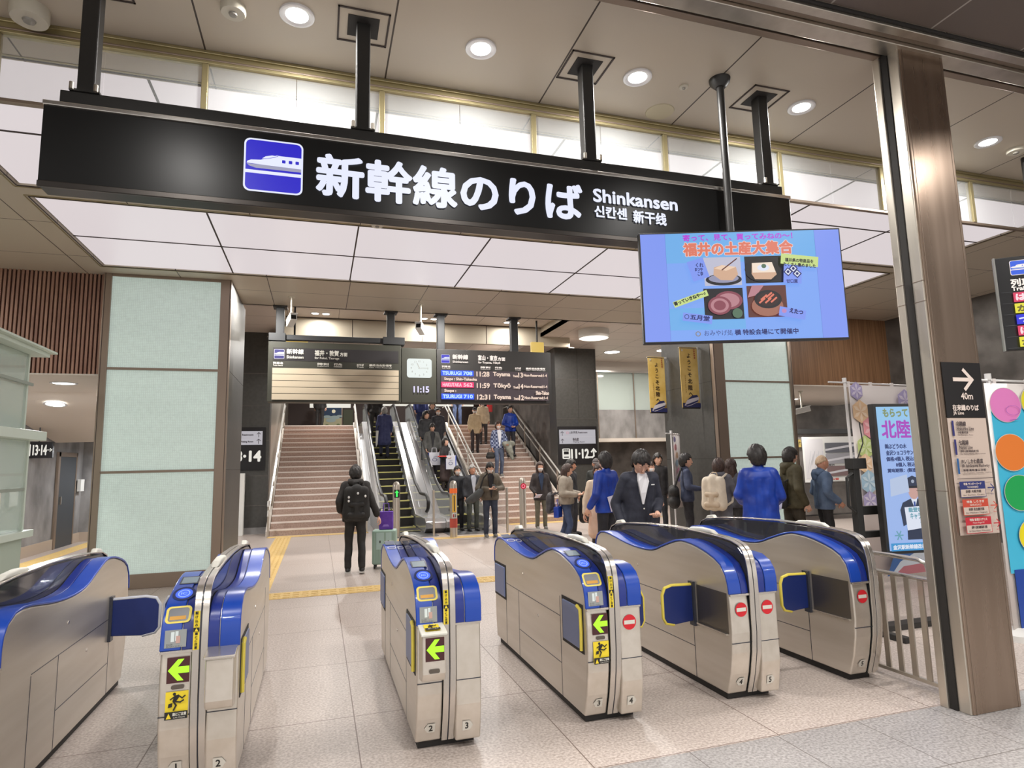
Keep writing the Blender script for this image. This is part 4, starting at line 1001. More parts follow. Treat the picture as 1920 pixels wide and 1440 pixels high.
# ------------------------------------------------------------ railing beside the last gate
rl = thing('steel_railing', 'low steel railing of upright bars between the last gate and the steel column', 'railing', (4.0, 3.6, 0))
T = Matrix.Translation((-4.0, -3.6, 0))
X = 4.03
MB().tube([(X, 4.02, .87), (X, 3.42, .87), (X, 3.36, .85), (X, 3.345, .80), (X, 3.345, .74)], .017, steel_light, 10, T).tube([(X, 4.0, .74), (X, 3.33, .74)], .016, steel_light, 10, T).build('top_rail', rl)
for k in range(6): MB().box(X-.006, X+.006, 3.40+k*.107, 3.44+k*.107, .05, .74, steel, T).build('bar', rl)
MB().box(X-.012, X+.012, 3.30, 4.02, .035, .06, steel, T).box(X-.012, X+.012, 3.97, 4.01, 0, .87, steel, T).box(X-.012, X+.012, 3.31, 3.34, 0, .06, steel, T).build('bottom_rail', rl, .003)
# ------------------------------------------------------------ signs on the steel column
cg = thing('column_sign', 'black and beige local line direction sign fixed on the steel column', 'sign', (4.095, 3.01, 1.6))
T = Matrix.Translation((-4.095, -3.01, -1.6))
sign_beige = M('sign_beige', (196, 178, 166), .45); sk = M('sign_charcoal', (30, 28, 29), .35)
MB().box(3.92, 4.27, 3.004, 3.0085, 1.835, 2.205, sk, T).build('black_plate', cg)
MB().box(3.92, 4.265, 3.005, 3.0085, 1.08, 1.832, sign_beige, T).build('beige_plate', cg)
b = Board(T @ FACE((0, 3.0035, 0)), .0006)
sw_ = M('sign_offwhite', (222, 206, 196), .5)
b.line([(4.02, 2.09), (4.165, 2.09)], .026, sw_); b.line([(4.11, 2.152), (4.178, 2.09), (4.11, 2.028)], .024, sw_)
b.text('40m', 4.06, 1.957, 4.165, 2.0, sw_, .0012); b.text('在来線のりば', 3.972, 1.882, 4.205, 1.92, sw_, .0014); b.text('JR Line', 3.972, 1.85, 4.065, 1.876, sw_, .0008)
dk = M('sign_print', (66, 54, 56), .6); lb = M('line_navy', (44, 44, 104), .5); lb2 = M('line_blue', (40, 88, 140), .5)
for k, (j, e_, s1, s2, m) in enumerate((('北陸線', 'Hokuriku Line', '小松 福井方面', 'for Komatsu, Fukui', lb), ('七尾線', 'Nanao Line', '羽咋 七尾 和倉温泉方面', 'for Hakui, Nanao, Wakuraonsen', lb), ('IRいしかわ鉄道', 'IR Ishikawa Railway', '津幡 高岡 富山 方面', 'for Tsubata, Takaoka, Toyama', lb2))):
    z = 1.815-k*.123
    b.rect(3.945, z-.10, 3.963, z, m); b.text(j, 3.985, z-.035, 3.985+(.085 if k < 2 else .19), z-.005, dk, .001); b.text(e_, 3.985, z-.065, 3.985+(.15 if k == 0 else .115 if k == 1 else .245), z-.04, dk, .0006)
    b.text(s1, 3.99, z-.085, 3.99+(.09, .16, .2)[k], z-.07, dk, .0006); b.text(s2, 3.99, z-.10, 3.99+(.13, .22, .25)[k], z-.09, dk)
b.line([(3.93, 1.438), (4.26, 1.438)], .004, dk)
for k, (j, e_, s1, s2, c_) in enumerate((('特急 サンダーバード', 'THUNDERBIRD', '京都 大阪方面', 'for Kyōto, Ōsaka', (42, 50, 108)), ('特急 しらさぎ', 'SHIRASAGI', '米原 名古屋方面', 'for Maibara, Nagoya', (190, 70, 50)), ('特急 能登かがり火', 'Noto Kagaribi', '羽咋 七尾 和倉温泉 方面', 'for Hakui, Nanao, Wakuraonsen', (184, 40, 54)))):
    z = 1.42-k*.113; m = M('line_chip_%d' % k, c_, .5)
    b.rect(3.94, z-.102, 4.165, z, m); b.rect(3.944, z-.098, 4.161, z-.05, sign_beige)
    b.text(j, 3.975, z-.024, 4.13, z-.008, sw_, .0005); b.text(e_, 4.0, z-.043, 4.10, z-.03, sw_); b.text(s1, 3.985, z-.072, 4.12, z-.055, dk, .0005); b.text(s2, 3.96, z-.092, 4.145, z-.08, dk)
    b.line([(4.182, z-.045), (4.23, z-.045)], .007, m); b.line([(4.21, z-.022), (4.235, z-.045), (4.21, z-.068)], .007, m); b.text('40m', 4.195, z-.09, 4.225, z-.08, m)
b.done('lettering', cg)

# ------------------------------------------------------------ train list display at the right edge
ld = thing('train_display', 'hanging black train list display cut off by the right edge of the photo', 'display', (6.55, 3.9, 3.0))
a = radians(-38); F = frame((-.52, .1, -.47), (cos(a), sin(a), 0), (0, 0, 1))
MB().box(0, 1.2, 0, .88, -.06, 0, M('display_black', (26, 26, 28), .3), F).build('casing', ld, .008)
MB().tube([(.1, .1, .4), (.1, .1, CEIL-3.004)], .035, black, 12).build('pole', ld)
MB().box(-.004, .008, -.004, .884, -.03, .004, M('display_edge', (150, 150, 146), .3, .7), F).build('edge_trim', ld)
b = Board(F, .001)
b.text('列車名', .11, .595, .34, .665, EM('led_white', 0), .003); b.text('Train Name', .11, .555, .40, .59, EM('led_white', 0), .002)
train_icon(b, .115, .70, .14, EM('led_white', 0), EM('icon_bright_blue', (40, 90, 220), 1.), EM('icon_pale', (180, 200, 240), .8))
for k, (s, c_, tc) in enumerate((('はくたか', (226, 60, 100), (255, 226, 232)), ('かがやき', (236, 228, 60), (110, 100, 40)), ('つるぎ', (40, 46, 220), (230, 236, 255)), ('はくたか', (226, 60, 100), (255, 226, 232)), ('かがやき', (236, 228, 60), (110, 100, 40)))):
    y = .445-k*.105; m = EM('chip_%d_%d' % (c_[0], c_[2]), c_, .95); tm = EM('chip_text_%d_%d' % (tc[0], tc[1]), tc, .95)
    b.rect(.11, y, .62, y+.09, m); b.text(s, .13, y+.015, .47, y+.075, tm, .004)

for k in range(6): b.line([(.02, .54-k*.105), (.10, .54-k*.105)], .003, M('row_rule', (70, 70, 74)))
b.done('screen', ld)

# ------------------------------------------------------------ banners
cloth_white = M('banner_cloth', (226, 218, 214), .8)
pole_white = M('pole_white', (222, 220, 218), .4)
def hexa(b, cx, cy, r, rgb, deep):
    m = M('hex_%d_%d_%d' % rgb, rgb, .8); d = M('hex_line_%d_%d_%d' % rgb, deep, .8)
    P = [(cx+r*cos(radians(60*k+30)), cy+r*sin(radians(60*k+30))) for k in range(6)]
    b.poly(P, m)
    for k in range(6):
        p = P[k]; q = P[(k+1) % 6]; mid = ((p[0]+q[0])/2, (p[1]+q[1])/2)
        b.poly([(cx, cy), (cx+(p[0]-cx)*.55-(p[1]-cy)*.16, cy+(p[1]-cy)*.55+(p[0]-cx)*.16), (cx+(p[0]-cx)*.9, cy+(p[1]-cy)*.9), (cx+(p[0]-cx)*.55+(p[1]-cy)*.16, cy+(p[1]-cy)*.55-(p[0]-cx)*.16)], d)
def nobori(x, y, rot, label, z0, z1, w, draw, name='nobori_banner', group=None, c0=.04):
    t = thing(name, label, 'banner', (x, y, 0), rot)
    p = MB().tube([(0, 0, 0), (0, 0, z1+.07)], .017, pole_white, 12).tube([(0, 0, z1+.03), (0, 0, z1+.09)], .026, pole_white, 12)
    p.tube([(-.28, 0, z1+.03), (w+.05, 0, z1+.02)], .011, pole_white, 8).build('pole', t)
    MB().lathe([(0, .09), (.05, .09), (.19, .05), (.2, 0), (0, 0)], M('banner_foot', (210, 208, 204), .5), 24).build('foot', t)
    n = 14; vs = []; fs = []
    for i in range(n+1):
        xx = c0+(w-c0)*i/n
        for zz in (z0, z1): vs.append((xx, -.02+.008*sin(i*1.1)*(1 if zz == z0 else .2), zz))
    for i in range(n): fs.append((2*i, 2*i+2, 2*i+3, 2*i+1))
    c = MB().add(vs, fs, cloth_white, None, True).build('cloth', t); s_ = c.modifiers.new('s', 'SOLIDIFY'); s_.thickness = .002
    f = MB()
    for k in range(4): f.box(.06+k*(w-.1)/3-.02, .06+k*(w-.1)/3+.02, -.012, .012, z1-.03, z1+.045, cloth_white)
    f.build('loops', t)
    b = Board(FACE((0, -.031, 0)), .001); draw(b); b.done('print', t)
def dr(b):
    C = {'p': ((176, 166, 206), (216, 208, 228)), 'o': ((240, 206, 166), (250, 226, 200)), 'r': ((236, 160, 168), (246, 196, 200)), 'g': ((200, 218, 140), (222, 234, 180)), 'b': ((170, 202, 222), (206, 226, 238))}
    for x, z, r, k in ((.10, 2.44, .12, 'p'), (.19, 2.17, .155, 'o'), (.34, 1.96, .155, 'r'), (.20, 1.71, .155, 'g'), (.12, 1.50, .13, 'o'), (.18, 1.27, .155, 'b'), (.10, 1.03, .13, 'p'), (.98, 2.32, .155, 'p'), (1.12, 2.12, .15, 'r'), (1.2, 1.8, .15, 'b')):
        x = max(x, r*.9+.05); hexa(b, x, z, r, *C[k])
    b.text('Japanese Beauty', .35, .80, .8, .86, M('banner_grey', (150, 140, 136))); b.text('Hokuriku', .35, .72, .62, .78, M('banner_grey'))
    b.poly([(.3, .1), (.42, .3), (.62, .42), (.9, .46), (1.15, .4), (1.15, .1)], M('banner_sea', (70, 110, 170))); b.poly([(.36, .1), (.55, .26), (.85, .36), (1.15, .34), (1.15, .1)], M('banner_sky', (206, 216, 226))); b.poly([(.42, .1), (.6, .2), (1.15, .22), (1.15, .1)], M('banner_rose', (190, 120, 130)))
nobori(6.5, 6.3, radians(4), 'tall white banner with pastel hexagon flowers behind the tilted digital sign', .1, 2.52, 1.3, dr)
def dr2(b):
    cy_b, pk = M('balloon_sky', (70, 190, 226), .5), M('balloon_pink', (232, 136, 200), .4)
    b.rect(-.06, .55, 1.4, 2.0, cy_b)
    for x, z, m in ((.3, 1.35, M('balloon_aqua', (150, 222, 236), .5)), (.85, 1.0, M('balloon_aqua')), (.6, 1.55, M('balloon_aqua'))): b.poly([(x-.12, .8), (x+.1, .8), (x+.2, 1.9), (x+.05, 1.9)], m)
    b.rect(-.02, .02, 1.4, .58, M('banner_blue', (30, 70, 160), .5)); b.text('北陸', .16, .43, .42, .54, white_p, .004); b.text('2024', .16, .30, .5, .40, white_p, .004); b.rect(.2, .05, 1.2, .22, white_p)
    for x, z, r, c_ in ((.12, 2.03, .20, (232, 136, 200)), (.52, 2.06, .2, (236, 226, 60)), (.12, 1.60, .21, (236, 132, 60)), (.16, 1.24, .2, (40, 170, 90)), (.26, .86, .19, (240, 226, 40)), (.8, 1.45, .2, (60, 120, 210))):
        b.disc(x, z, r, white_p, r*.8, 32); b.disc(x, z, r*.97, M('balloon_%d_%d_%d' % c_, c_, .35), r*.775, 32)
    for x, z in ((.19, 1.98), (.32, .86)): b.ring(x, z, .09, .005, M('doodle', (150, 90, 180)), .045); b.line([(x-.05, z-.09), (x+.06, z-.08)], .006, M('doodle'))
nobori(5.84, 4.05, 0, 'bright banner printed with colourful balloons at the right edge', .05, 2.23, 1.4, dr2, c0=-.09)
def dr3(b):
    for x, z, r, c_ in ((.09, 2.0, .06, (170, 160, 206)), (.1, 1.85, .07, (236, 160, 168)), (.14, 1.7, .07, (240, 206, 166)), (.1, 1.55, .07, (170, 202, 222)), (.14, 1.4, .07, (226, 160, 190)), (.1, 1.25, .07, (150, 140, 200))): hexa(b, x, z, r, c_, tuple(min(255, c+26) for c in c_))
nobori(6.46, 10.45, radians(39), 'narrow edge-on white banner with pastel flowers in front of the black pillar', .7, 2.08, .42, dr3)
bg_ = mottled('banner_gold', (206, 170, 84), (226, 196, 120), 3, .6)
def welcome(x, y, z0, label):
    t = thing('welcome_banner', label, 'banner', (x, y, z0), 0, 'gold welcome banners')
    MB().box(-.2, .2, -.004, .004, 0, 1.22, bg_).build('cloth', t)
    MB().tube([(-.22, 0, 1.2), (.4, 0, 1.2)], .01, steel_light, 8).box(.26, .30, -.012, .012, 1.1, 1.32, pole_white).box(.2, .38, -.012, .012, 1.19, 1.22, pole_white).build('bracket', t)
    MB().tube([(-.2, 0, .0), (.2, 0, 0)], .012, black, 8).build('bottom_bar', t)
    b = Board(FACE((0, -.005, 0)), .001); ik = M('banner_ink', (70, 52, 30), .6)
    b.vtext('ようこそ北陸へ', .0, 1.10, .11, .128, ik, .003)
    b.vtext('北陸新幹線', .13, 1.2, .035, .045, M('banner_red', (170, 60, 50)), .001)
    for k in range(8): b.rect(-.115, .62-k*.045, -.10, .65-k*.045, M('banner_faint', (180, 146, 80)))
    b.rect(-.17, 1.13, -.14, 1.17, white_p)
    b.rect(-.2, .01, .2, .1, M('banner_night', (40, 44, 90))); b.poly([(-.17, .05), (-.1, .16), (.02, .25), (.13, .26), (.17, .2), (.14, .12), (0, .06), (-.1, .03)], M('banner_train', (206, 200, 206))); b.poly([(-.1, .16), (.02, .25), (.13, .26), (.15, .22), (.05, .2)], M('banner_night')); b.poly([(-.15, .06), (0, .11), (.15, .16), (.14, .13), (0, .07), (-.12, .04)], M('banner_night'))
    b.done('print', t)
welcome(6.98, 10.5, 2.61, 'gold welcome banner hanging on the black pillar, the nearer and higher one')
welcome(6.96, 11.7, 2.62, 'gold welcome banner hanging left of the other gold one, the farther one')

# ------------------------------------------------------------ tilted digital sign on a stand
ds = thing('digital_sign_stand', 'portrait digital sign on a black stand advertising souvenirs, half hidden by the steel column', 'digital sign', (5.3, 4.62, 0))
a = radians(8); F = frame((-.33, -.10, .70), (cos(a), -sin(a), 0), (0, .0, 1))
MB().box(0, .80, 0, 1.385, -.07, 0, black, F).build('casing', ds, .006)
MB().box(-.50, -.43, .02, .09, 0, 1.55, black).box(-.52, -.36, .0, .1, 1.48, 1.58, black).box(-.45, .5, .03, .08, 1.05, 1.13, black).box(-.45, .1, .03, .08, .84, .9, black).build('stand', ds, .004)
MB().box(-.75, .4, -.02, .12, 0, .05, black).box(-.5, -.43, -.35, .45, 0, .05, black).build('foot', ds, .006)
MB().tube([(-.50, .04, 1.44), (-.57, .04, 1.40), (-.58, .04, 1.14), (-.5, .04, 1.08)], .014, black, 8).tube([(-.42, .05, 1.56), (-.36, .02, 1.72), (-.38, .02, 1.92)], .006, black, 6).build('handle', ds)
b = Board(F, .0008)
b.rect(.03, .03, .77, 1.355, EM('ad_blue', (158, 186, 240), .9)); b.rect(.03, 1.05, .77, 1.355, EM('ad_sky', (150, 200, 240), .9))
b.text('もらってうれしい', .10, 1.26, .64, 1.335, EM('ad_olive', (140, 156, 110), .8), .004)
b.text('北陸土産', .07, 1.06, .68, 1.225, EM('ad_purple', (176, 70, 196), .85), .005)
ai = EM('ad_ink', (50, 70, 130), .7)
b.text('㈱ぶどうの木', .085, .96, .31, 1.005, ai, .002); b.text('金沢ショコラサンド', .09, .90, .41, .945, ai, .002); b.text('価格:4個入 税込972円', .085, .845, .47, .885, ai, .002); b.text('8個入 税込1,728円', .18, .79, .52, .83, ai, .002); b.text('賞味期限：(製造日から)70日', .085, .735, .60, .775, ai, .002)
def staff(x, s):
    P = lambda px, py: (x+px*s, .10+py*s)
    nv, skn = EM('ad_navy', (44, 60, 92), .6), EM('ad_skin', (214, 170, 160), .8)
    b.poly([P(-.13, .03), P(.13, .03), P(.12, .2), P(.17, .2), P(.19, .36), P(.15, .44), P(.05, .48), P(-.05, .48), P(-.15, .44), P(-.19, .36), P(-.17, .18), P(-.12, .2)], nv)
    b.poly([P(-.04, .48), P(.04, .48), P(0, .36)], EM('ad_white', (226, 232, 246), .9)); b.poly([P(-.012, .45), P(.012, .45), P(.015, .3), P(-.015, .3)], EM('ad_tie', (60, 90, 170), .7))
    b.disc(*P(0, .56), .065*s, skn, .085*s); b.poly([P(-.09, .62), P(.09, .62), P(.10, .70), P(0, .74), P(-.10, .70)], nv); b.poly([P(-.075, .60), P(.075, .60), P(.08, .625), P(-.08, .625)], EM('ad_peak', (24, 28, 44), .5)); b.disc(*P(0, .675), .02*s, EM('ad_badge', (170, 180, 200), .8))
staff(.33, .82); staff(.72, .66)
b.poly([(.08, .52), (.28, .56), (.27, .72), (.09, .68)], EM('ad_card', (190, 206, 236), .85))
b.poly([(.22, .21), (.50, .24), (.49, .43), (.21, .42)], EM('ad_white', 0)); b.text('能登塩', .25, .375, .39, .415, EM('ad_teal', (110, 170, 190), .8), .002); b.text('キャラメル', .26, .31, .46, .365, EM('ad_teal', 0), .002); b.text('チョコ', .36, .25, .48, .30, EM('ad_teal', 0), .002)
b.rect(.03, .03, .45, .10, EM('ad_strip', (60, 150, 210), .9)); b.text('金沢駅新幹線改札前', .05, .045, .43, .085, EM('ad_white', 0), .002); b.rect(.45, .03, .77, .10, EM('ad_white', 0))
for k in range(6): b.line([(.12, .17), (.12+.04*cos(k*pi/3), .17+.04*sin(k*pi/3))], .012, EM('ad_teal', 0))
b.done('screen', ds)

# ------------------------------------------------------------ office notice board behind the queue
nb = thing('notice_board', 'large white notice board with a map and timetable pictures behind the queueing men', 'notice board', (12.6, 13.0, 0))
T = Matrix.Translation((-12.6, -13, 0))
MB().box(11.5, 14, 13.0, 13.05, .15, 2.2, concrete_dark, T).box(11.6, 11.66, 13.0, 13.05, 0, .2, black, T).box(13.8, 13.86, 13, 13.05, 0, .2, black, T).build('panel', nb)
MB().box(11.4, 14.1, 12.95, 13.08, 2.2, 2.32, black, T).build('top_beam', nb)
b = Board(T @ FACE((0, 12.995, 0)), .002)
b.rect(11.84, .96, 13.6, 2.12, white_paint); b.rect(11.9, 1.05, 12.5, 2.06, M('map_paper', (214, 212, 214), .6))
for k in range(7): b.line([(11.95+.07*k, 1.2+.1*(k % 3)), (12.1+.06*k, 1.75-.08*(k % 2))], .008, M('map_line', (180, 184, 190)))
for z, c_ in ((1.70, (90, 92, 100)), (1.42, (150, 150, 156)), (1.10, (120, 96, 96))): b.rect(12.55, z, 13.5, z+.26, M('board_pic_%d' % c_[0], c_, .6)); b.poly([(12.55, z+.05), (13.5, z+.16), (13.5, z+.22), (12.55, z+.1)], M('board_pale', (200, 200, 206)))
b.text('金沢', 12.6, 1.37, 12.8, 1.41, ink, .002); b.rect(12.6, .99, 13.1, 1.06, white_paint); b.text('2番', 12.7, 1.0, 12.9, 1.05, M('sign_red_text', (200, 90, 80)), .003)
b.rect(11.56, 1.86, 11.78, 2.05, EM('yellow_lit', 0)); b.text('10', 11.58, 1.89, 11.70, 2.02, ink_k, .004); b.arrow(11.74, 1.96, .08, ink_k)
b.done('notices', nb)
# ------------------------------------------------------------ people
def cloth(name, c, v=14, rough=.75, scale=9):
    c2 = tuple(min(255, x+v) for x in c)
    return mottled(name, c, c2, scale, rough, stretch=(1, 1, 1), detail=3)
SKIN = M('skin', (222, 176, 152), .5); SKIN2 = M('skin_tan', (206, 152, 126), .5)
EYE = M('eye_dark', (30, 24, 22), .3); LIP = M('lip', (178, 104, 96), .5); BROW = M('brow', (44, 34, 30), .7)
HAIR = mottled('hair_black', (26, 23, 22), (46, 41, 38), 40, .5); HAIRB = mottled('hair_brown', (48, 34, 30), (76, 56, 48), 40, .5); HAIRG = mottled('hair_grey', (130, 128, 124), (176, 172, 168), 40, .6); HAIRF = mottled('hair_fuzz', (196, 166, 136), (214, 190, 160), 60, .7)
MASKM = M('face_mask', (236, 236, 236), .7)
SHOE = M('shoe_black', (30, 29, 29), .5); SHOE_G = M('shoe_grey', (120, 118, 114), .6); SOLE = M('shoe_sole', (214, 212, 206), .6)
def blob(name, caps, mat, parent, vox, zmin=None, zmax=None, it=5, extra=None, displace=0):
    mb = MB()
    for p0, r0, p1, r1 in caps:
        p0, p1 = Vector(p0), Vector(p1)
        if (p1-p0).length > 1e-4: mb.tube([p0, p0.lerp(p1, .5), p1], r0, mat, 10, rs=[r0, (r0+r1)/2, r1])
        mb.ball(p0, r0, mat, 10, 7); mb.ball(p1, r1, mat, 10, 7)
    me = mb.mesh()
    bm = bmesh.new(); bm.from_mesh(me); bmesh.ops.remove_doubles(bm, verts=bm.verts, dist=1e-6); bmesh.ops.recalc_face_normals(bm, faces=bm.faces); bm.to_mesh(me); bm.free()
    o = bpy.data.objects.new('tmp', me); COL.objects.link(o)
    r = o.modifiers.new('r', 'REMESH'); r.mode = 'VOXEL'; r.voxel_size = vox
    s = o.modifiers.new('s', 'SMOOTH'); s.factor = .5; s.iterations = it
    dg = bpy.context.evaluated_depsgraph_get()
    m2 = bpy.data.meshes.new_from_object(o.evaluated_get(dg))
    bpy.data.objects.remove(o); bpy.data.meshes.remove(me)
    rnd = random.Random(len(m2.vertices))
    ph = [rnd.uniform(0, 6) for _ in range(4)]
    for v in m2.vertices:
        if displace:
            x, y, z = v.co
            d = displace*(sin(z*22+x*9+2.2*sin(x*11+ph[0])+ph[1])+.6*sin(z*13-x*19+1.5*sin(z*17+ph[2])+y*9+ph[3]))
            v.co += v.normal*d
        if zmin is not None and v.co.z < zmin: v.co.z = zmin
        if zmax is not None and v.co.z > zmax: v.co.z = zmax
    m2.materials.clear(); m2.materials.append(mat)
    m2.polygons.foreach_set('use_smooth', [True]*len(m2.polygons)); m2.polygons.foreach_set('material_index', [0]*len(m2.polygons))
    if extra is not None:
        e = extra.mesh(); base = len(m2.materials); 
        bm = bmesh.new(); bm.from_mesh(m2); n0 = len(bm.faces); bm.from_mesh(e)
        bm.faces.ensure_lookup_table()
        mats = [mat]
        for mt in e.materials:
            if mt not in mats: mats.append(mt)
        idx = [mats.index(mt) for mt in e.materials]
        for f in bm.faces[n0:]: f.material_index = idx[f.material_index]
        bm.to_mesh(m2); bm.free(); m2.materials.clear()
        for mt in mats: m2.materials.append(mt)
        bpy.data.meshes.remove(e)
    return obj(name, m2, parent)
def hand(mb, w, d, nrm, mat, curl=.5, side=1, s=1.):
    """Palm, four bent fingers and a thumb from wrist w along d; nrm is the palm side."""
    d = Vector(d).normalized(); n = Vector(nrm); n = (n-d*n.dot(d)).normalized(); a = d.cross(n)*side
    w = Vector(w)
    T = Matrix(((a.x, d.x, n.x, w.x), (a.y, d.y, n.y, w.y), (a.z, d.z, n.z, w.z), (0, 0, 0, 1)))
    mb.ball((0, .045*s, 0), (.040*s, .052*s, .018*s), mat, 12, 8, T)
    for i, (x, L) in enumerate(((-.029, .062), (-.010, .074), (.010, .069), (.028, .054))):
        L *= s; x *= s
        p0 = Vector((x, .085*s, 0)); a1, a2 = curl*.7, curl*1.7
        p1 = p0+Vector((0, cos(a1), sin(a1)))*L*.5; p2 = p1+Vector((0, cos(a2), sin(a2)))*L*.32; p3 = p2+Vector((0, cos(a2*1.4), sin(a2*1.4)))*L*.24
        mb.tube([p0, p1, p2, p3], .009, mat, 8, T, rs=[.0095*s, .009*s, .008*s, .006*s]); mb.ball(p3, .0065*s, mat, 8, 6, T)
    t0 = Vector((-.034*s, .03*s, .004)); t1 = t0+Vector((-.026, .026, .012))*s; t2 = t1+Vector((-.004, .03, .016))*s
    mb.tube([t0, t1, t2], .011, mat, 8, T, rs=[.013*s, .0105*s, .008*s]); mb.ball(t2, .0085*s, mat, 8, 6, T)
def face_mesh(mb, T, skin, face=True, seg=22, rings=16):
    vs = []; fs = []
    for i in range(rings+1):
        t = pi*i/rings
        for k in range(seg):
            a = 2*pi*k/seg; x, y, z = sin(t)*cos(a), sin(t)*sin(a), cos(t)
            jx = 1-.30*max(0, -z)**1.3; X = .075*x*jx; Z = .118*z; Y = .094*y
            if y < 0 and z < -.1: Y *= 1-.10*max(0, -z-.1); Y -= .012*max(0, -z)*(1-abs(x))
            if y > 0 and z < -.3: Y *= 1-.35*(-z-.3)
            if y < 0: Y += .004*max(0, 1-abs(z-.12)/.2)*abs(x)
            vs.append((X, Y, Z))
    for i in range(rings):
        for k in range(seg):
            l = (k+1) % seg; fs.append((i*seg+k, (i+1)*seg+k, (i+1)*seg+l, i*seg+l))
    mb.add(vs, fs, skin, T, True)
    for sx in (-1, 1): mb.ball((sx*.076, .008, -.005), (.010, .019, .030), skin, 10, 8, T)
    if not face: return
    mb.tube([(0, -.089, .016), (0, -.098, -.012), (0, -.102, -.028)], .01, skin, 8, T, rs=[.006, .009, .010]); mb.ball((0, -.101, -.030), (.014, .010, .009), skin, 10, 8, T)
    for sx in (-1, 1):
        mb.ball((sx*.031, -.083, .010), (.014, .008, .0065), M('eye_white', (226, 220, 214), .3), 10, 6, T); mb.ball((sx*.031, -.0885, .010), (.006, .004, .006), EYE, 8, 6, T)
        mb.tube([(sx*.016, -.0895, .030), (sx*.032, -.087, .034), (sx*.046, -.078, .029)], .0042, BROW, 6, T)
    mb.tube([(-.022, -.088, -.062), (0, -.096, -.060), (.022, -.088, -.062)], .005, LIP, 6, T)
def shell(T, kind, mat, parent, seg=40, rings=24, s=1.0):
    """Hair, cap or mask as a part of an ellipsoid round the head."""
    rnd = random.Random(hash(kind) % 97 if False else len(kind)*7); vs = []; fs = []; keep = {}
    R = {'mask': (.0765*s, .101*s, .112*s), 'cap': (.084*s, .105*s, .127*s), 'fuzz': (.079*s, .099*s, .122*s)}.get(kind, (.090*s, .111*s, .134*s))
    oy = -.004 if kind == 'mask' else .008
    for i in range(rings+1):
        t = pi*i/rings
        for k in range(seg):
            a = 2*pi*k/seg; x, y, z = sin(t)*cos(a), sin(t)*sin(a), cos(t)
            j = 1 if kind in ('mask', 'cap', 'fuzz') else 1+.04*sin(11*a+5*sin(3*t)+len(parent.name))*sin(t)+.03*sin(5*a-4*t)+rnd.uniform(-.016, .02)
            jj = 1-.25*max(0, -z) if kind == 'mask' else 1
            vs.append((R[0]*x*j*jj, oy+R[1]*y*j, R[2]*z*j))
            if kind == 'mask': keep[len(vs)-1] = (-.86 < z < -.02 and y < -.30)
            elif kind == 'cap': keep[len(vs)-1] = z > .28
            elif kind == 'fuzz': keep[len(vs)-1] = z > (.62 if y < -.3 else .2-.5*max(0, y))
            elif kind == 'long': keep[len(vs)-1] = z > (.50 if y < -.62 else -.2 if y < -.35 else -1.1)
            else: keep[len(vs)-1] = z > (.30+.12*sin(7*x) if y < -.66 else .02 if y < -.30 else -.34 if y < .12 else -.74)
    for i in range(rings):
        for k in range(seg):
            l = (k+1) % seg; f = (i*seg+k, (i+1)*seg+k, (i+1)*seg+l, i*seg+l)
            if all(keep[q] for q in f): fs.append(f)
    used = sorted({q for f in fs for q in f}); mp = {q: n for n, q in enumerate(used)}
    mb = MB().add([vs[q] for q in used], [[mp[q] for q in f] for f in fs], mat, T, True)
    if kind == 'cap':
        mb.add([(-.07, -.06, .034), (.07, -.06, .034), (.055, -.165, .012), (-.055, -.165, .012), (0, -.18, .012)], [(0, 1, 2, 4, 3)], mat, T)
    o = mb.build({'mask': 'face_mask', 'cap': 'cap'}.get(kind, 'hair'), parent)
    m = o.modifiers.new('s', 'SOLIDIFY'); m.thickness = .006 if kind == 'mask' else .016; m.offset = 0 if kind == 'mask' else -.6
    return o

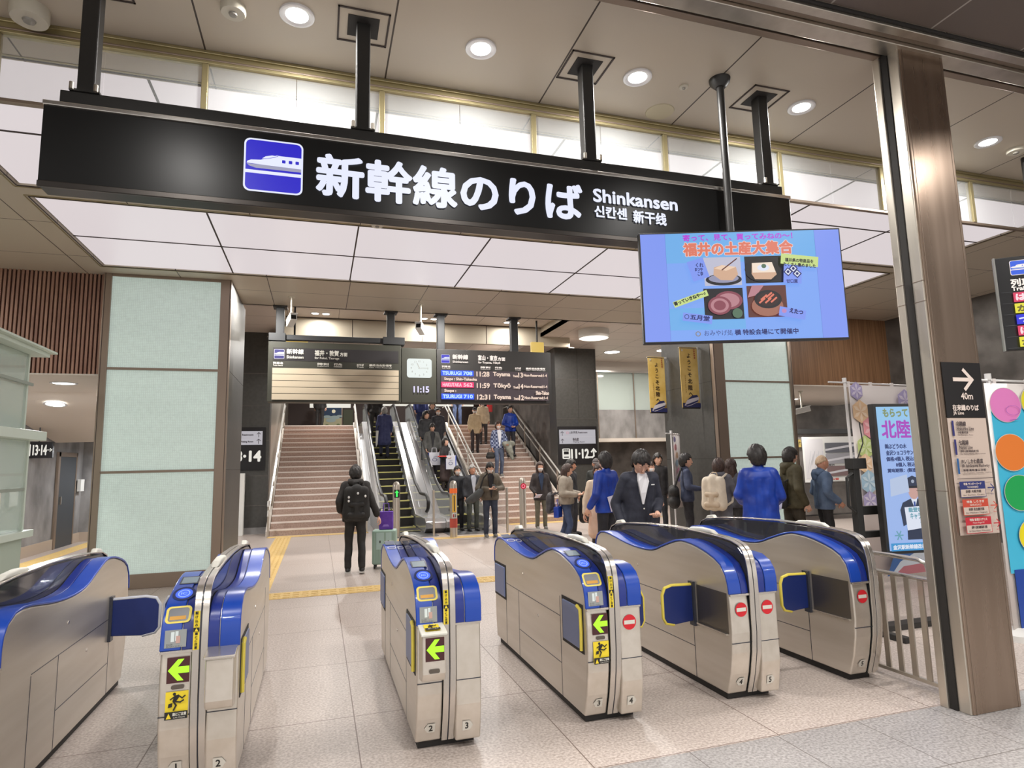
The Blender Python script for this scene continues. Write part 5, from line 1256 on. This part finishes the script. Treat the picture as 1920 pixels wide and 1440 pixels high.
def person(label, x, y, z=0, face=0, h=1.7, top=(40, 40, 44), legs=(38, 38, 42), topname='jacket', hem=.82, pose=None, hair='short', hairm=None, mask=False, skin=None, vox=.018,
           head=(0, 0), lean=0, puff=0., hood=False, shirt=None, shoes=SHOE, lower=None, legname='trousers', bulk=1., topmat=None, fold=.003, legtop=.95):
    s = h/1.7; skin = skin or SKIN; P = dict(LE=(.215, .03, 1.11), LW=(.225, -.05, .88), RE=(-.215, .03, 1.11), RW=(-.225, -.05, .88), LK=(.10, -.02, .48), LA=(.105, .02, .085), RK=(-.10, -.02, .48), RA=(-.105, .02, .085))
    P.update(pose or {})
    t = thing('person', label, 'person', (x, y, z), radians(face))
    hx = Vector((0, 0, .92)); Lr = Matrix.Rotation(radians(lean), 4, 'X')
    def B(p):                                          # lean the upper body about the hips
        v = Vector(p)
        if v.z > .9: v = hx+(Lr @ (v-hx))
        return v*s
    up_ = {k: (hx+(Lr @ (Vector(P[k])-hx)))*s for k in ('LE', 'LW', 'RE', 'RW')}
    lo_ = {k: Vector(P[k])*s for k in ('LK', 'LA', 'RK', 'RA')}
    SHL, SHR = B((.152, 0, 1.37)), B((-.152, 0, 1.37)); HL, HR = Vector((.085, 0, .89))*s, Vector((-.085, 0, .89))*s
    nk, hd = B((0, .01, 1.43)), B((0, -.012, 1.575))
    Th = Matrix.Translation(B((0, .005, 1.47))) @ Lr @ Matrix.Rotation(radians(head[1]), 4, 'Z') @ Matrix.Rotation(radians(head[0]), 4, 'X') @ Matrix.Translation(Vector((0, -.014, .105))*s) @ Matrix.Scale(s*1.07, 4)
    # body: one continuous skin with head and hands
    ex = MB(); face_mesh(ex, Th, skin)
    for k, e, sd in (('LW', 'LE', 1), ('RW', 'RE', -1)):
        d = up_[k]-up_[e]; n = Vector((-sd, -.25, 0)) if abs(d.normalized().z) > .6 else Vector((0, .2, 1))
        hand(ex, up_[k]+d.normalized()*.0, d, n, skin, .7, -sd, s)
    caps = [(nk-Vector((0, 0, .06*s)), .058*s, Th @ Vector((0, .012, -.03)), .052*s), (B((-.09, 0, 1.3)), .085*s, B((.09, 0, 1.3)), .085*s), (B((0, 0, 1.3)), .09*s, Vector((0, 0, .95))*s, .095*s), (HL, .07*s, HR, .07*s)]
    for S_, e, w in ((SHL, 'LE', 'LW'), (SHR, 'RE', 'RW')): caps += [(S_, .045*s, up_[e], .038*s), (up_[e], .036*s, up_[w], .026*s), (B((0, 0, 1.34)), .07*s, S_, .045*s)]
    for H_, k, a in ((HL, 'LK', 'LA'), (HR, 'RK', 'RA')): caps += [(H_, .065*s, lo_[k], .045*s), (lo_[k], .042*s, lo_[a], .032*s)]
    blob('body', caps, skin, t, vox*.95, extra=ex, it=3)
    # trousers
    lm = cloth('cloth_%d_%d_%d' % legs, legs)
    c = [(HL+Vector((-.02, 0, .02)), .10*s, HR+Vector((.02, 0, .02)), .10*s)]
    for H_, k, a in ((HL, 'LK', 'LA'), (HR, 'RK', 'RA')): c += [(H_, .093*s*bulk, lo_[k], .068*s*bulk), (lo_[k], .066*s*bulk, lo_[a]+Vector((0, 0, .01)), .058*s*bulk)]
    blob(legname, c, lm, t, vox, zmin=.035*s, it=4, displace=fold*.8)
    if lower:                                           # long skirt or coat tail
        cm, zt, zb = lower
        blob('coat_skirt', [(Vector((.07, 0, .92))*s, .12*s, Vector((.10, 0, zb+.1))*s, .13*s), (Vector((-.07, 0, .92))*s, .12*s, Vector((-.10, 0, zb+.1))*s, .13*s), (Vector((0, 0, .9))*s, .12*s, Vector((0, 0, zb+.1))*s, .15*s)], cloth('cloth_%d_%d_%d' % cm, cm), t, vox, zmin=zb*s, it=5, displace=fold)
    # jacket
    tm = topmat or cloth('cloth_%d_%d_%d' % top, top, 18)
    r = 1+puff
    hv = lambda xx, zz: B((xx, 0, zz)) if zz > .9 else Vector((xx, 0, zz))*s
    c = [(B((-.085, .0, 1.33)), .096*s*r*bulk, B((.085, .0, 1.33)), .096*s*r*bulk)]
    for sx in (-1, 1): c += [(B((sx*.088, 0, 1.31)), .10*s*r*bulk, B((sx*.074, 0, 1.08)), .10*s*r*bulk), (B((sx*.078, 0, 1.08)), .10*s*r*bulk, hv(sx*.085, hem+.05), .112*s*r*bulk)]
    c += [(B((0, 0, 1.3)), .105*s*r, hv(0, hem+.05), .115*s*r)]
    for S_, e, w in ((SHL, 'LE', 'LW'), (SHR, 'RE', 'RW')):
        d = (up_[w]-up_[e]).normalized()
        c += [(S_, .068*s*r, up_[e], .058*s*r), (up_[e], .056*s*r, up_[w]-d*.035*s, .047*s*r), (B((0, 0, 1.385)), .068*s, S_, .072*s*r)]
    c += [(nk+Vector((0, .0, -.03)), .074*s, nk+Vector((0, .008, .02*s)), .066*s)]
    blob(topname, c, tm, t, vox, zmin=hem*s, it=4, displace=fold)
    if hood: blob('hood', [(B((-.07, .085, 1.43)), .055*s, B((.07, .085, 1.43)), .055*s), (B((0, .105, 1.40)), .065*s, B((0, .12, 1.33)), .05*s), (B((-.085, .03, 1.45)), .042*s, B((-.06, -.045, 1.41)), .03*s), (B((.085, .03, 1.45)), .042*s, B((.06, -.045, 1.41)), .03*s)], tm, t, vox, it=5, displace=fold)
    if shirt:
        z0 = shirt[1]; w0 = shirt[2]
        pts = [(-.045, 1.44), (.045, 1.44), (w0, 1.36), (w0*.55, (1.36+z0)/2), (.008, z0), (-.008, z0), (-w0*.55, (1.36+z0)/2), (-w0, 1.36)]
        f = [B((a, -.098*r*bulk-.024+.035*max(0, (b-1.36)/.08), b)) for a, b in pts]; k2 = [B((a, -.06, b)) for a, b in pts]; n = len(pts)
        MB().add(f+k2, [tuple(range(n)), tuple(range(n, 2*n))[::-1]]+[(i, (i+1) % n, n+(i+1) % n, n+i) for i in range(n)], M('shirt_%d_%d' % shirt[0][:2], shirt[0], .75), None).build('shirt', t)
    for a, k in (('LA', 'LK'), ('RA', 'RK')):
        A = lo_[a]; lift = max(0, A.z-.085*s)
        m = MB(); T = Matrix.Translation(A+Vector((0, 0, -.055*s))) @ Matrix.Rotation(radians(40) if lift > .05 else 0, 4, 'X')
        m.ball((0, -.055*s, .012*s), (.046*s, .135*s, .05*s), shoes, 14, 8, T).box(-.042*s, .042*s, -.175*s, .07*s, -.03*s, -.012*s, SOLE if shoes is not SHOE else shoes, T)
        m.build('shoe', t)
    if hair == 'bald': shell(Th, 'fuzz', hairm or HAIRF, t)
    elif hair == 'cap': shell(Th, 'cap', hairm, t); 
    elif hair == 'beanie': shell(Th, 'short', hairm, t)
    else:
        shell(Th, 'long' if hair == 'long' else 'short', hairm or HAIR, t)
        if hair == 'long': blob('hair_length', [(Th @ Vector((-.05, .05, .0)), .05*s, Th @ Vector((-.075, .05, -.26)), .045*s), (Th @ Vector((.05, .05, .0)), .05*s, Th @ Vector((.075, .05, -.26)), .045*s), (Th @ Vector((0, .07, .0)), .05*s, Th @ Vector((0, .085, -.28)), .05*s), (Th @ Vector((.075, .0, .0)), .022*s, Th @ Vector((.09, -.04, -.24)), .03*s), (Th @ Vector((-.075, .0, .0)), .022*s, Th @ Vector((-.09, -.04, -.24)), .03*s)], hairm or HAIR, t, vox, it=3, displace=.003)
    if mask: shell(Th, 'mask', MASKM, t)
    t['s'] = s
    del t['s']
    return t
stair_z = lambda y: .1535*(int((y-16.4)/.3)+1)
def esc_z(y):
    k = int((y-16.3)/.38); return .195*(k+1)-.1 if k else .06

def W(px, py, pz, ox, oy, deg, oz=0):
    """World place of a point given in a person's own frame."""
    a = radians(deg); return (ox+px*cos(a)-py*sin(a), oy+px*sin(a)+py*cos(a), oz+pz)
def backpack(label, x, y, z, face, sc, mat, trim=None, charms=False, strap=None):
    """Backpack whose back panel touches the wearer's back at local y=0; it bulges towards +y."""
    t = thing('backpack', label, 'backpack', (x, y, z), radians(face))
    blob('bag_body', [((-.10*sc, .085*sc, -.20*sc), .075*sc, (.10*sc, .085*sc, -.20*sc), .075*sc), ((-.10*sc, .08*sc, .12*sc), .07*sc, (.10*sc, .08*sc, .12*sc), .07*sc), ((-.11*sc, .085*sc, -.2*sc), .08*sc, (-.10*sc, .08*sc, .13*sc), .07*sc), ((.11*sc, .085*sc, -.2*sc), .08*sc, (.10*sc, .08*sc, .13*sc), .07*sc), ((0, .1*sc, -.2*sc), .085*sc, (0, .085*sc, .15*sc), .08*sc)], mat, t, .016, it=4, displace=.002)
    blob('front_pocket', [((-.08*sc, .15*sc, -.19*sc), .045*sc, (.08*sc, .15*sc, -.19*sc), .045*sc), ((-.075*sc, .145*sc, -.05*sc), .04*sc, (.075*sc, .145*sc, -.05*sc), .04*sc), ((0, .155*sc, -.19*sc), .045*sc, (0, .15*sc, -.05*sc), .04*sc)], trim or mat, t, .014, it=3)
    MB().tube([(-.04*sc, .03*sc, .2*sc), (-.03*sc, .04*sc, .25*sc), (.03*sc, .04*sc, .25*sc), (.04*sc, .03*sc, .2*sc)], .009*sc, trim or mat, 8).build('carry_handle', t)
    for sx in (-1, 1): MB().tube([(sx*.09*sc, .03*sc, .16*sc), (sx*.115*sc, -.09*sc, .225*sc), (sx*.125*sc, -.22*sc, .16*sc), (sx*.14*sc, -.235*sc, .0), (sx*.165*sc, -.12*sc, -.16*sc), (sx*.13*sc, .03*sc, -.22*sc)], .017*sc, strap or trim or mat, 8).build('shoulder_strap', t)
    if charms:
        for cx, cz in ((-.02, .1), (.10, .05), (.10, .0), (-.12, .06)): MB().ball((cx*sc, .165*sc, cz*sc), (.016, .01, .02), MASKM, 10, 8).build('charm', t)
    return t
def tote(label, x, y, z, face, w, d, h, mat, side=None, mark=None, name='shopping_bag'):
    t = thing(name, label, 'bag', (x, y, z), radians(face))
    MB().box(-w/2, w/2, -d/2, d/2, 0, h, mat).build('bag_body', t, .008)
    if side: MB().box(-w/2-.003, -w/2, -d/2+.004, d/2-.004, .005, h-.005, side).build('gusset', t); MB().box(w/2, w/2+.003, -d/2+.004, d/2-.004, .005, h-.005, side).build('gusset', t)
    for yy in (-d/3, d/3): MB().tube([(-w*.22, yy, h-.01), (-w*.18, yy*.3, h+.13), (w*.18, yy*.3, h+.13), (w*.22, yy, h-.01)], .006, mat, 6).build('handle', t)
    if mark: b = Board(FACE((0, -d/2-.001, 0)), .001); mark(b, w, h); b.done('print', t)
    return t
BK = cloth('bag_black', (30, 29, 28), 10)

# the man walking to the stairs with a suitcase
x, y = .56, 10.15
person('person walking away in a black hooded coat, black backpack on, pulling a suitcase', x, y, 0, 176, 1.64, (34, 31, 29), (34, 32, 31), hem=.80, vox=.014, hood=True, puff=.18, head=(14, 8), hair='short', shoes=M('shoe_dark', (40, 40, 40), .5), fold=.004,
       pose=dict(LE=(.25, .10, 1.12), LW=(.23, -.02, .95), RE=(-.26, .08, 1.10), RW=(-.36, .10, .87), LK=(.10, -.02, .48), LA=(.11, .03, .085), RK=(-.10, .02, .47), RA=(-.11, .20, .11)))
backpack('black backpack with white charms on the man walking to the stairs', x+.01, y-.10, 1.10, 176+180-180, 1.12, BK, cloth('bag_black2', (36, 35, 34), 8), True).rotation_euler = (0, 0, radians(180-4))
sx, sy = 1.04, 10.4
su = thing('suitcase', 'pale green rolling suitcase beside the man with the black backpack', 'suitcase', (sx, sy, 0), radians(-12))
mint = M('suitcase_mint', (150, 176, 162), .4); mintp = M('suitcase_panel', (176, 202, 196), .4)
MB().box(-.19, .19, -.13, .13, .06, .60, mint).build('shell', su, .03, 3)
g = MB()
for k in range(5): g.box(-.15+.075*k-.008, -.15+.075*k+.008, -.135, .135, .10, .56, mint)
g.build('rib', su, .004); MB().box(.03, .12, -.138, -.13, .3, .56, mintp).box(-.12, .0, -.138, -.13, .3, .56, mintp).box(.06, .08, -.14, -.136, .40, .44, black).box(-.07, -.05, -.14, -.136, .40, .44, black).build('front_panel', su)
MB().tube([(-.09, .1, .58), (-.09, .1, .93), (.09, .1, .93), (.09, .1, .58)], .012, M('handle_grey', (90, 88, 86), .4, .6), 8).build('pull_handle', su)
for ax in (-.15, .15):
    for ay in (-.1, .1): MB().tube([(ax-.012, ay, .03), (ax+.012, ay, .03)], .03, black, 12).box(ax-.012, ax+.012, ay-.01, ay+.01, .03, .07, black).build('wheel', su)
pbm = cloth('bag_purple', (92, 52, 160), 16)
def pm(b, w, h): b.poly([(-w*.25, h*.16), (w*.25, h*.16), (w*.16, h*.28), (-w*.16, h*.28)], M('purple_pale', (150, 120, 210)))
tote('purple bag standing on top of the pale green suitcase', sx+.02, sy-.02, .605, -12, .22, .1, .28, pbm, mark=pm, name='purple_bag')

# the gate attendant
def worker():
    x, y = 3.37, 6.22
    person('person in a dark navy jacket and white open shirt looking down behind the closed gates', x, y, 0, -4, 1.76, (32, 34, 46), (30, 31, 38), hem=.80, vox=.011, head=(33, -6), shirt=((226, 224, 226), 1.12, .06), fold=.0025, lean=9,
           pose=dict(LE=(.245, .03, 1.12), LW=(.12, -.20, 1.045), RE=(-.235, .06, 1.10), RW=(-.22, -.10, .87)))
    p = MB().box(-.02, .02, -.004, .004, -.006, .006, M('name_pin', (214, 214, 210), .4)).build('name_pin', None, .002); p.location = W(.10, -.205, 1.345, x, y, -4); tag(p, 'small silver name pin on the chest of the navy jacket', 'pin')
    bt_ = MB().ball((0, 0, 0), (.009, .006, .009), white_p, 12, 8).build('jacket_button'); bt_.location = W(.0, -.17, 1.09, x, y, -4); tag(bt_, 'pale round button closing the navy jacket', 'button')
worker()
SB = mottled('staff_blue', (16, 48, 140), (28, 72, 180), 5, .45, detail=3)
# the two staff in blue jackets near the gates
person('person in a bright blue jacket seen from behind, half hidden by the navy jacket', 4.10, 8.5, 0, 205, 1.74, topmat=SB, legs=(34, 34, 40), hem=.84, vox=.015, hair='short', head=(0, -15), puff=.08, pose=dict(LE=(.27, .03, 1.10), LW=(.26, -.12, .90), RE=(-.27, .05, 1.1), RW=(-.27, -.02, .86)))
person('person in a bright blue jacket standing before the glass pillar', 5.22, 6.5, 0, 152, 1.75, topmat=SB, legs=(34, 34, 40), hem=.80, vox=.012, hair='short', head=(2, 22), puff=.12, bulk=1.06, fold=.004, pose=dict(LE=(.235, -.02, 1.12), LW=(.17, -.22, 1.02), RE=(-.235, .02, 1.1), RW=(-.17, -.2, .98)))
pp = MB().box(-.10, .10, -.15, .15, -.004, .004, M('paper_sheet', (214, 210, 226), .6)).build('paper_sheet'); pp.location = (5.56, 6.66, 1.06); pp.rotation_euler = (radians(40), 0, radians(-50)); tag(pp, 'pale paper sheet held in front of the blue jacket by the pillar', 'paper')
pp = MB().box(-.07, .07, -.006, .006, -.11, .11, M('paper_sheet')).build('paper_sheet'); pp.location = (4.13, 8.34, 1.0); pp.rotation_euler = (0, radians(-14), 0); tag(pp, 'white folded leaflet tucked at the waist of the blue jacket behind the navy one', 'paper')
# the queue
person('person in a cream coat with a dark skirt, partly hidden behind the blue jacket', 4.36, 9.3, 0, -20, 1.56, (214, 194, 170), (52, 44, 44), hem=.55, vox=.018, hair='short', hairm=HAIRB, lower=((222, 190, 168), .55, .42), pose=dict(RE=(-.25, .0, 1.08), RW=(-.28, -.05, .84)))
person('person in a grey cap and dark jacket far behind, below the platform sign', 6.04, 13.0, 0, -25, 1.68, (56, 58, 56), (44, 44, 48), vox=.02, hair='cap', hairm=M('cap_grey', (96, 92, 92), .8), skin=SKIN2)
person('person with tied back hair and white mask far behind the navy jacket', 6.28, 11.0, 0, 10, 1.58, (44, 44, 50), (60, 60, 70), vox=.02, hairm=HAIRB, mask=True)
person('smiling person in black far behind, next to the narrow flower banner', 7.34, 12.5, 0, -30, 1.75, (36, 34, 36), (36, 36, 40), vox=.02, head=(0, 20))
person('person in a dark denim jacket facing right before the black pillar', 6.32, 9.8, 0, 62, 1.71, (50, 58, 82), (36, 36, 40), vox=.016, hem=.86, fold=.005, pose=dict(RE=(-.25, .0, 1.12), RW=(-.22, -.24, 1.08), LE=(.25, .02, 1.1), LW=(.22, -.22, 1.06)), head=(0, 0))
tb = thing('shoulder_bag', 'black shoulder bag hanging at the back of the denim jacket', 'bag', W(-.1, .24, .95, 6.32, 9.8, 62), radians(62))
blob('bag_body', [((-.1, 0, -.08), .1, (.1, 0, -.08), .1), ((-.1, 0, .1), .09, (.1, 0, .1), .09), ((0, 0, -.1), .11, (0, 0, .12), .1)], BK, tb, .018); MB().tube([(-.12, 0, .15), (-.05, -.12, .45), (.1, -.16, .5)], .02, BK, 8).build('strap', tb)
person('person in a grey hooded coat with a cream backpack, reaching out a hand', 6.30, 8.8, 0, 118, 1.60, (84, 84, 92), (46, 44, 44), vox=.015, hem=.60, hood=True, hairm=HAIRB, puff=.08, head=(0, 10), pose=dict(RE=(-.25, -.03, 1.12), RW=(-.20, -.28, 1.10), LE=(.25, .02, 1.1), LW=(.22, -.2, 1.05)))
bx, by, bz = W(.0, .13, 1.10, 6.30, 8.8, 118)
backpack('cream canvas backpack with a long strap on the grey hooded coat', bx, by, bz, 118, 1.15, cloth('canvas_cream', (216, 204, 184), 16), cloth('canvas_tan', (196, 178, 154), 14), strap=cloth('canvas_cream', (216, 204, 184)))
person('person with long brown hair beside the grey hooded coat, face turned to the pillar', 6.83, 9.2, 0, 110, 1.60, (70, 70, 78), (50, 48, 50), vox=.018, hair='long', hairm=HAIRB)
person('person in an olive and black jacket facing right near the security camera', 7.30, 8.3, 0, 80, 1.75, (64, 58, 36), (52, 46, 34), vox=.014, hem=.78, hood=True, puff=.16, bulk=1.14, fold=.005, head=(4, 6), pose=dict(RE=(-.27, .06, 1.08), RW=(-.26, -.06, .84), RK=(-.1, -.05, .48), LK=(.1, .03, .47), LA=(.1, .14, .1)))
bx, by, bz = W(0, .16, 1.06, 7.30, 8.3, 80)
backpack('small black backpack on the olive jacket', bx, by, bz, 80, .95, BK)
person('bald person in a blue grey puffer jacket facing right before the notice board', 7.68, 8.05, 0, 68, 1.62, (84, 104, 132), (32, 31, 32), vox=.013, hem=.82, hood=True, puff=.2, hair='bald', skin=SKIN2, head=(6, 14), fold=.007, pose=dict(RE=(-.28, .06, 1.12), RW=(-.2, -.16, .93), LE=(.28, .06, 1.1), LW=(.2, -.16, .93)))
# standing below the stairs
person('person with long wavy dark hair and white mask before the right stairs', 5.22, 14.5, 0, -6, 1.62, (46, 40, 40), (96, 92, 76), vox=.018, hem=.74, hair='long', hairm=HAIRB, mask=True, shoes=SHOE_G, shirt=((44, 58, 84), 1.0, .07), pose=dict(RE=(-.25, .0, 1.08), RW=(-.18, -.18, .92), LE=(.25, .02, 1.1), LW=(.26, -.03, .85)))
lf = MB().box(-.09, .09, -.004, .004, -.06, .06, M('paper_sheet')).build('leaflet'); lf.location = (5.06, 14.24, .82); lf.rotation_euler = (radians(50), 0, radians(20)); tag(lf, 'white leaflet in the hand of the person with long wavy hair', 'leaflet')
person('person in a beige grey puffer jacket and jeans looking down at a phone', 4.55, 11.2, 0, 50, 1.58, (142, 132, 118), (52, 66, 96), vox=.015, hem=.88, puff=.28, hair='long', hairm=HAIRB, head=(18, 10), hood=True, pose=dict(RE=(-.27, .0, 1.10), RW=(-.14, -.28, 1.08), LE=(.27, .0, 1.1), LW=(.08, -.28, 1.08), RK=(-.1, -.1, .47), LK=(.1, .05, .47), LA=(.1, .2, .12)))
blk = cloth('bag_black', (30, 29, 28)); bx, by, bz = W(.1, -.32, .78, 4.55, 11.2, 50)
backpack('large black backpack carried low in front of the beige puffer jacket', bx+.12, by, bz-.02, 150, 1.1, blk)
bx, by, bz = W(-.05, .24, .86, 4.55, 11.2, 50)
backpack('black rucksack with a pale strap behind the beige puffer jacket', bx, by, bz, 50, .8, cloth('bag_grey', (58, 56, 58), 30))
tote('blue cloth bag hanging below the beige puffer jacket', *W(-.16, .12, .58, 4.55, 11.2, 50), 50, .24, .1, .2, SB, name='blue_bag')
person('person with short black hair in profile behind the beige puffer jacket', 5.42, 13.0, 0, 40, 1.66, (40, 40, 44), (40, 40, 46), vox=.02, head=(0, 20), skin=SKIN2)
person('person in a brown grey hooded jacket and jeans reading a phone with a white mask', 3.66, 13.5, 0, -2, 1.66, (84, 76, 64), (44, 50, 66), vox=.016, hem=.84, hood=True, puff=.14, mask=True, head=(22, 0), shoes=SHOE_G, shirt=((36, 34, 38), .9, .07), pose=dict(RE=(-.29, .0, 1.10), RW=(-.08, -.26, 1.10), LE=(.29, .0, 1.10), LW=(.08, -.26, 1.10)))
ph = MB().box(-.037, .037, -.004, .004, -.07, .07, black_gloss).build('phone', None, .003); ph.location = (3.67, 13.18, 1.13); ph.rotation_euler = (radians(-50), 0, 0); tag(ph, 'black phone held by the person in the brown grey hooded jacket', 'phone')
sb = thing('shoulder_bag', 'dark grey sling bag at the hip of the brown grey hooded jacket', 'bag', (3.30, 13.42, .92), radians(-20))
blob('bag_body', [((-.16, 0, -.1), .07, (.12, 0, .1), .08), ((-.05, 0, -.06), .09, (.08, 0, .05), .09)], cloth('bag_slate', (64, 66, 66), 10), sb, .018); MB().tube([(.1, 0, .12), (.2, -.1, .4), (.3, -.13, .5)], .018, BK, 8).build('strap', sb)
person('older person with grey hair, a lowered mask, dark coat and light shirt', 3.62, 15.0, 0, 6, 1.60, (44, 46, 52), (66, 70, 64), vox=.018, hem=.80, hairm=HAIRG, skin=SKIN2, shirt=((188, 192, 204), .92, .07))
person('person in dark clothes and mask just behind the older grey haired one', 3.3, 15.25, 0, 4, 1.58, (34, 36, 42), (36, 38, 44), vox=.02, mask=True)
# on the right stairs
PLAID = M('cloth_plaid', (74, 84, 120), .8)
def _plaid():
    c = nd(PLAID, 'ShaderNodeTexChecker', i_Scale=16.); c.inputs['Color1'].default_value = RGB(50, 60, 98); c.inputs['Color2'].default_value = RGB(150, 160, 186)
    lk(PLAID, coords(PLAID, (1, 1, 1), True), c.inputs['Vector']); lk(PLAID, c.outputs['Color'], PLAID.node_tree.nodes['Principled BSDF'].inputs['Base Color'])
_plaid()
def on_stairs(label, x, y, **k): return person(label, x, y, stair_z(y), **k)
down = dict(RK=(-.1, -.13, .50), RA=(-.1, -.05, .085), LK=(.1, -.03, .48), LA=(.1, .06, .085))
on_stairs('person in a beige coat, dark cap and mask coming down the right stairs', 5.0, 20.25, face=-8, h=1.54, top=(196, 172, 136), legs=(48, 38, 38), hem=.72, vox=.018, hair='cap', hairm=M('cap_dark', (46, 44, 46), .8), mask=True, pose=down)
on_stairs('person in a blue plaid shirt, jeans and mask coming down the right stairs', 5.33, 18.55, face=4, h=1.70, top=(74, 84, 120), legs=(74, 84, 106), hem=.86, vox=.018, hairm=HAIRB, mask=True, skin=SKIN2, shoes=SHOE_G, shirt=((214, 216, 224), .9, .07), topmat=PLAID, pose=dict(down, LE=(.27, .02, 1.12), LW=(.22, -.18, 1.0)))
on_stairs('person in a bright blue staff jacket with hands folded on the right stairs', 6.10, 19.75, face=6, h=1.70, topmat=SB, legs=(38, 38, 46), hem=.84, vox=.018, pose=dict(RE=(-.26, .0, 1.1), RW=(-.05, -.2, 1.0), LE=(.26, 0, 1.1), LW=(.05, -.2, 1.0)))
on_stairs('person in a cream coat behind the beige coat on the right stairs', 5.42, 20.75, face=-10, h=1.54, top=(206, 188, 158), legs=(60, 56, 56), hem=.78, vox=.02, mask=True, pose=down)
person('person in black with a red bag on the landing above the right stairs', 6.05, 22.9, 3.07, 5, 1.70, (36, 34, 38), (36, 34, 38), vox=.022)
person('person in blue jeans on the landing above the right stairs', 4.98, 22.9, 3.07, -5, 1.72, (40, 42, 52), (84, 100, 136), vox=.022)
jk = thing('carried_jacket', 'folded grey green jacket over the arm of the plaid shirt', 'jacket', W(.26, -.2, .86, 5.33, 18.55, 4, stair_z(18.55)))
blob('cloth', [((-.12, 0, .14), .09, (.12, 0, .14), .09), ((0, 0, .1), .10, (.08, 0, -.16), .08), ((-.08, 0, .1), .08, (.12, 0, -.3), .06)], cloth('jacket_sage', (108, 110, 100), 40), jk, .02, displace=.006)
hb_ = thing('handbag', 'small black handbag held by the plaid shirt', 'bag', W(-.3, -.08, .62, 5.33, 18.55, 4, stair_z(18.55)))
blob('bag_body', [((-.08, 0, 0), .07, (.08, 0, 0), .07), ((-.06, 0, .08), .06, (.06, 0, .08), .06)], BK, hb_, .016); MB().tube([(-.06, 0, .1), (-.04, 0, .25), (.04, 0, .25), (.06, 0, .1)], .008, BK, 8).build('handle', hb_)
# on the escalators
def on_esc(label, x, y, **k): return person(label, x, y, esc_z(y), **k)
on_esc('person in a long navy raincoat going up the left escalator with a white umbrella', 1.98, 20.05, face=178, h=1.66, top=(44, 50, 92), legs=(40, 42, 60), hem=.6, vox=.018, lower=((44, 50, 92), .6, .45), hairm=HAIRG, puff=.14, pose=dict(LK=(.1, -.12, .52), LA=(.1, -.04, .2)))
um = thing('umbrella', 'closed white umbrella carried beside the navy raincoat', 'umbrella', (1.72, 19.95, esc_z(20.05)+.9), 0)
MB().tube([(0, 0, -.5), (.01, 0, -.42), (.03, 0, .0)], .02, white_paint, 10, rs=[.008, .03, .045]).build('canopy', um); MB().tube([(.03, 0, 0), (.04, 0, .12), (.06, 0, .16), (.09, 0, .13)], .012, black, 8).build('handle', um)
on_esc('person in black at the top of the left escalator', 1.80, 21.5, face=182, h=1.68, top=(32, 30, 30), legs=(32, 30, 30), vox=.02)
on_esc('person in a grey coat looking down on the right escalator, shopping bag in hand', 3.26, 18.6, face=2, h=1.62, top=(76, 76, 74), legs=(36, 36, 40), hem=.78, vox=.017, head=(24, 0), mask=False, shirt=((34, 34, 38), .95, .07), pose=dict(RE=(-.25, 0, 1.1), RW=(-.22, -.12, .88), LE=(.25, 0, 1.1), LW=(.24, -.1, .86)))
on_esc('person with long black hair and dark coat on the right escalator', 3.56, 18.1, face=38, h=1.52, top=(34, 32, 34), legs=(44, 36, 36), hem=.6, vox=.018, hair='long', lower=((58, 44, 42), .6, .3), pose=dict(RE=(-.25, -.02, 1.1), RW=(-.16, -.24, 1.06)))
on_esc('person in a dark padded coat behind the grey coat on the right escalator', 3.2, 19.4, face=20, h=1.66, top=(52, 54, 58), legs=(34, 34, 38), vox=.02, puff=.15, head=(0, 30))
on_esc('person in a black coat and white mask, third row of the right escalator', 3.66, 19.75, face=0, h=1.60, top=(44, 44, 50), legs=(36, 36, 40), hem=.6, vox=.02, mask=True)
on_esc('person in a brown hat and dark coat, fourth row of the right escalator', 3.58, 20.35, face=-4, h=1.66, top=(58, 52, 56), legs=(40, 38, 40), vox=.02, hair='beanie', hairm=M('hat_brown', (66, 54, 48), .9))
on_esc('person in a dark blue work jacket near the top of the right escalator', 3.35, 21.3, face=8, h=1.70, top=(48, 60, 122), legs=(48, 56, 100), vox=.02)
person('person in black on the landing beside the moon poster', .0, 24.6, 3.07, 160, 1.62, (30, 28, 28), (30, 28, 28), vox=.022)
def mk(b, w, h): b.ring(0, h*.42, w*.22, w*.05, M('bag_ink', (40, 50, 120)), h*.12); b.line([(-w*.1, h*.62), (w*.2, h*.66)], w*.03, M('bag_ink'))
bagw, bagb = M('bag_white', (226, 226, 236), .5), M('bag_blue', (40, 80, 200), .5)
z = esc_z(18.6)
tote('white and blue shopping bag held by the grey coat on the right escalator', 3.28, 18.38, z+.36, 4, .34, .12, .38, bagw, bagb, mk)
tote('white and blue shopping bag on the arm of the person with long black hair', 3.68, 17.84, esc_z(18.1)+.62, -24, .28, .12, .40, bagw, bagb, mk)
tote('red gift bag held on the landing above the right stairs', 6.2, 22.7, 3.6, 0, .2, .1, .3, M('bag_red', (190, 50, 50), .5))
rt = MB().box(-.12, .12, -.06, .06, -.02, .02, M('gift_red', (210, 70, 64), .5)).build('gift_box', None, .004); rt.location = (3.42, 17.88, esc_z(18.1)+1.0); tag(rt, 'small red gift box in the hands of the person with long black hair', 'box')
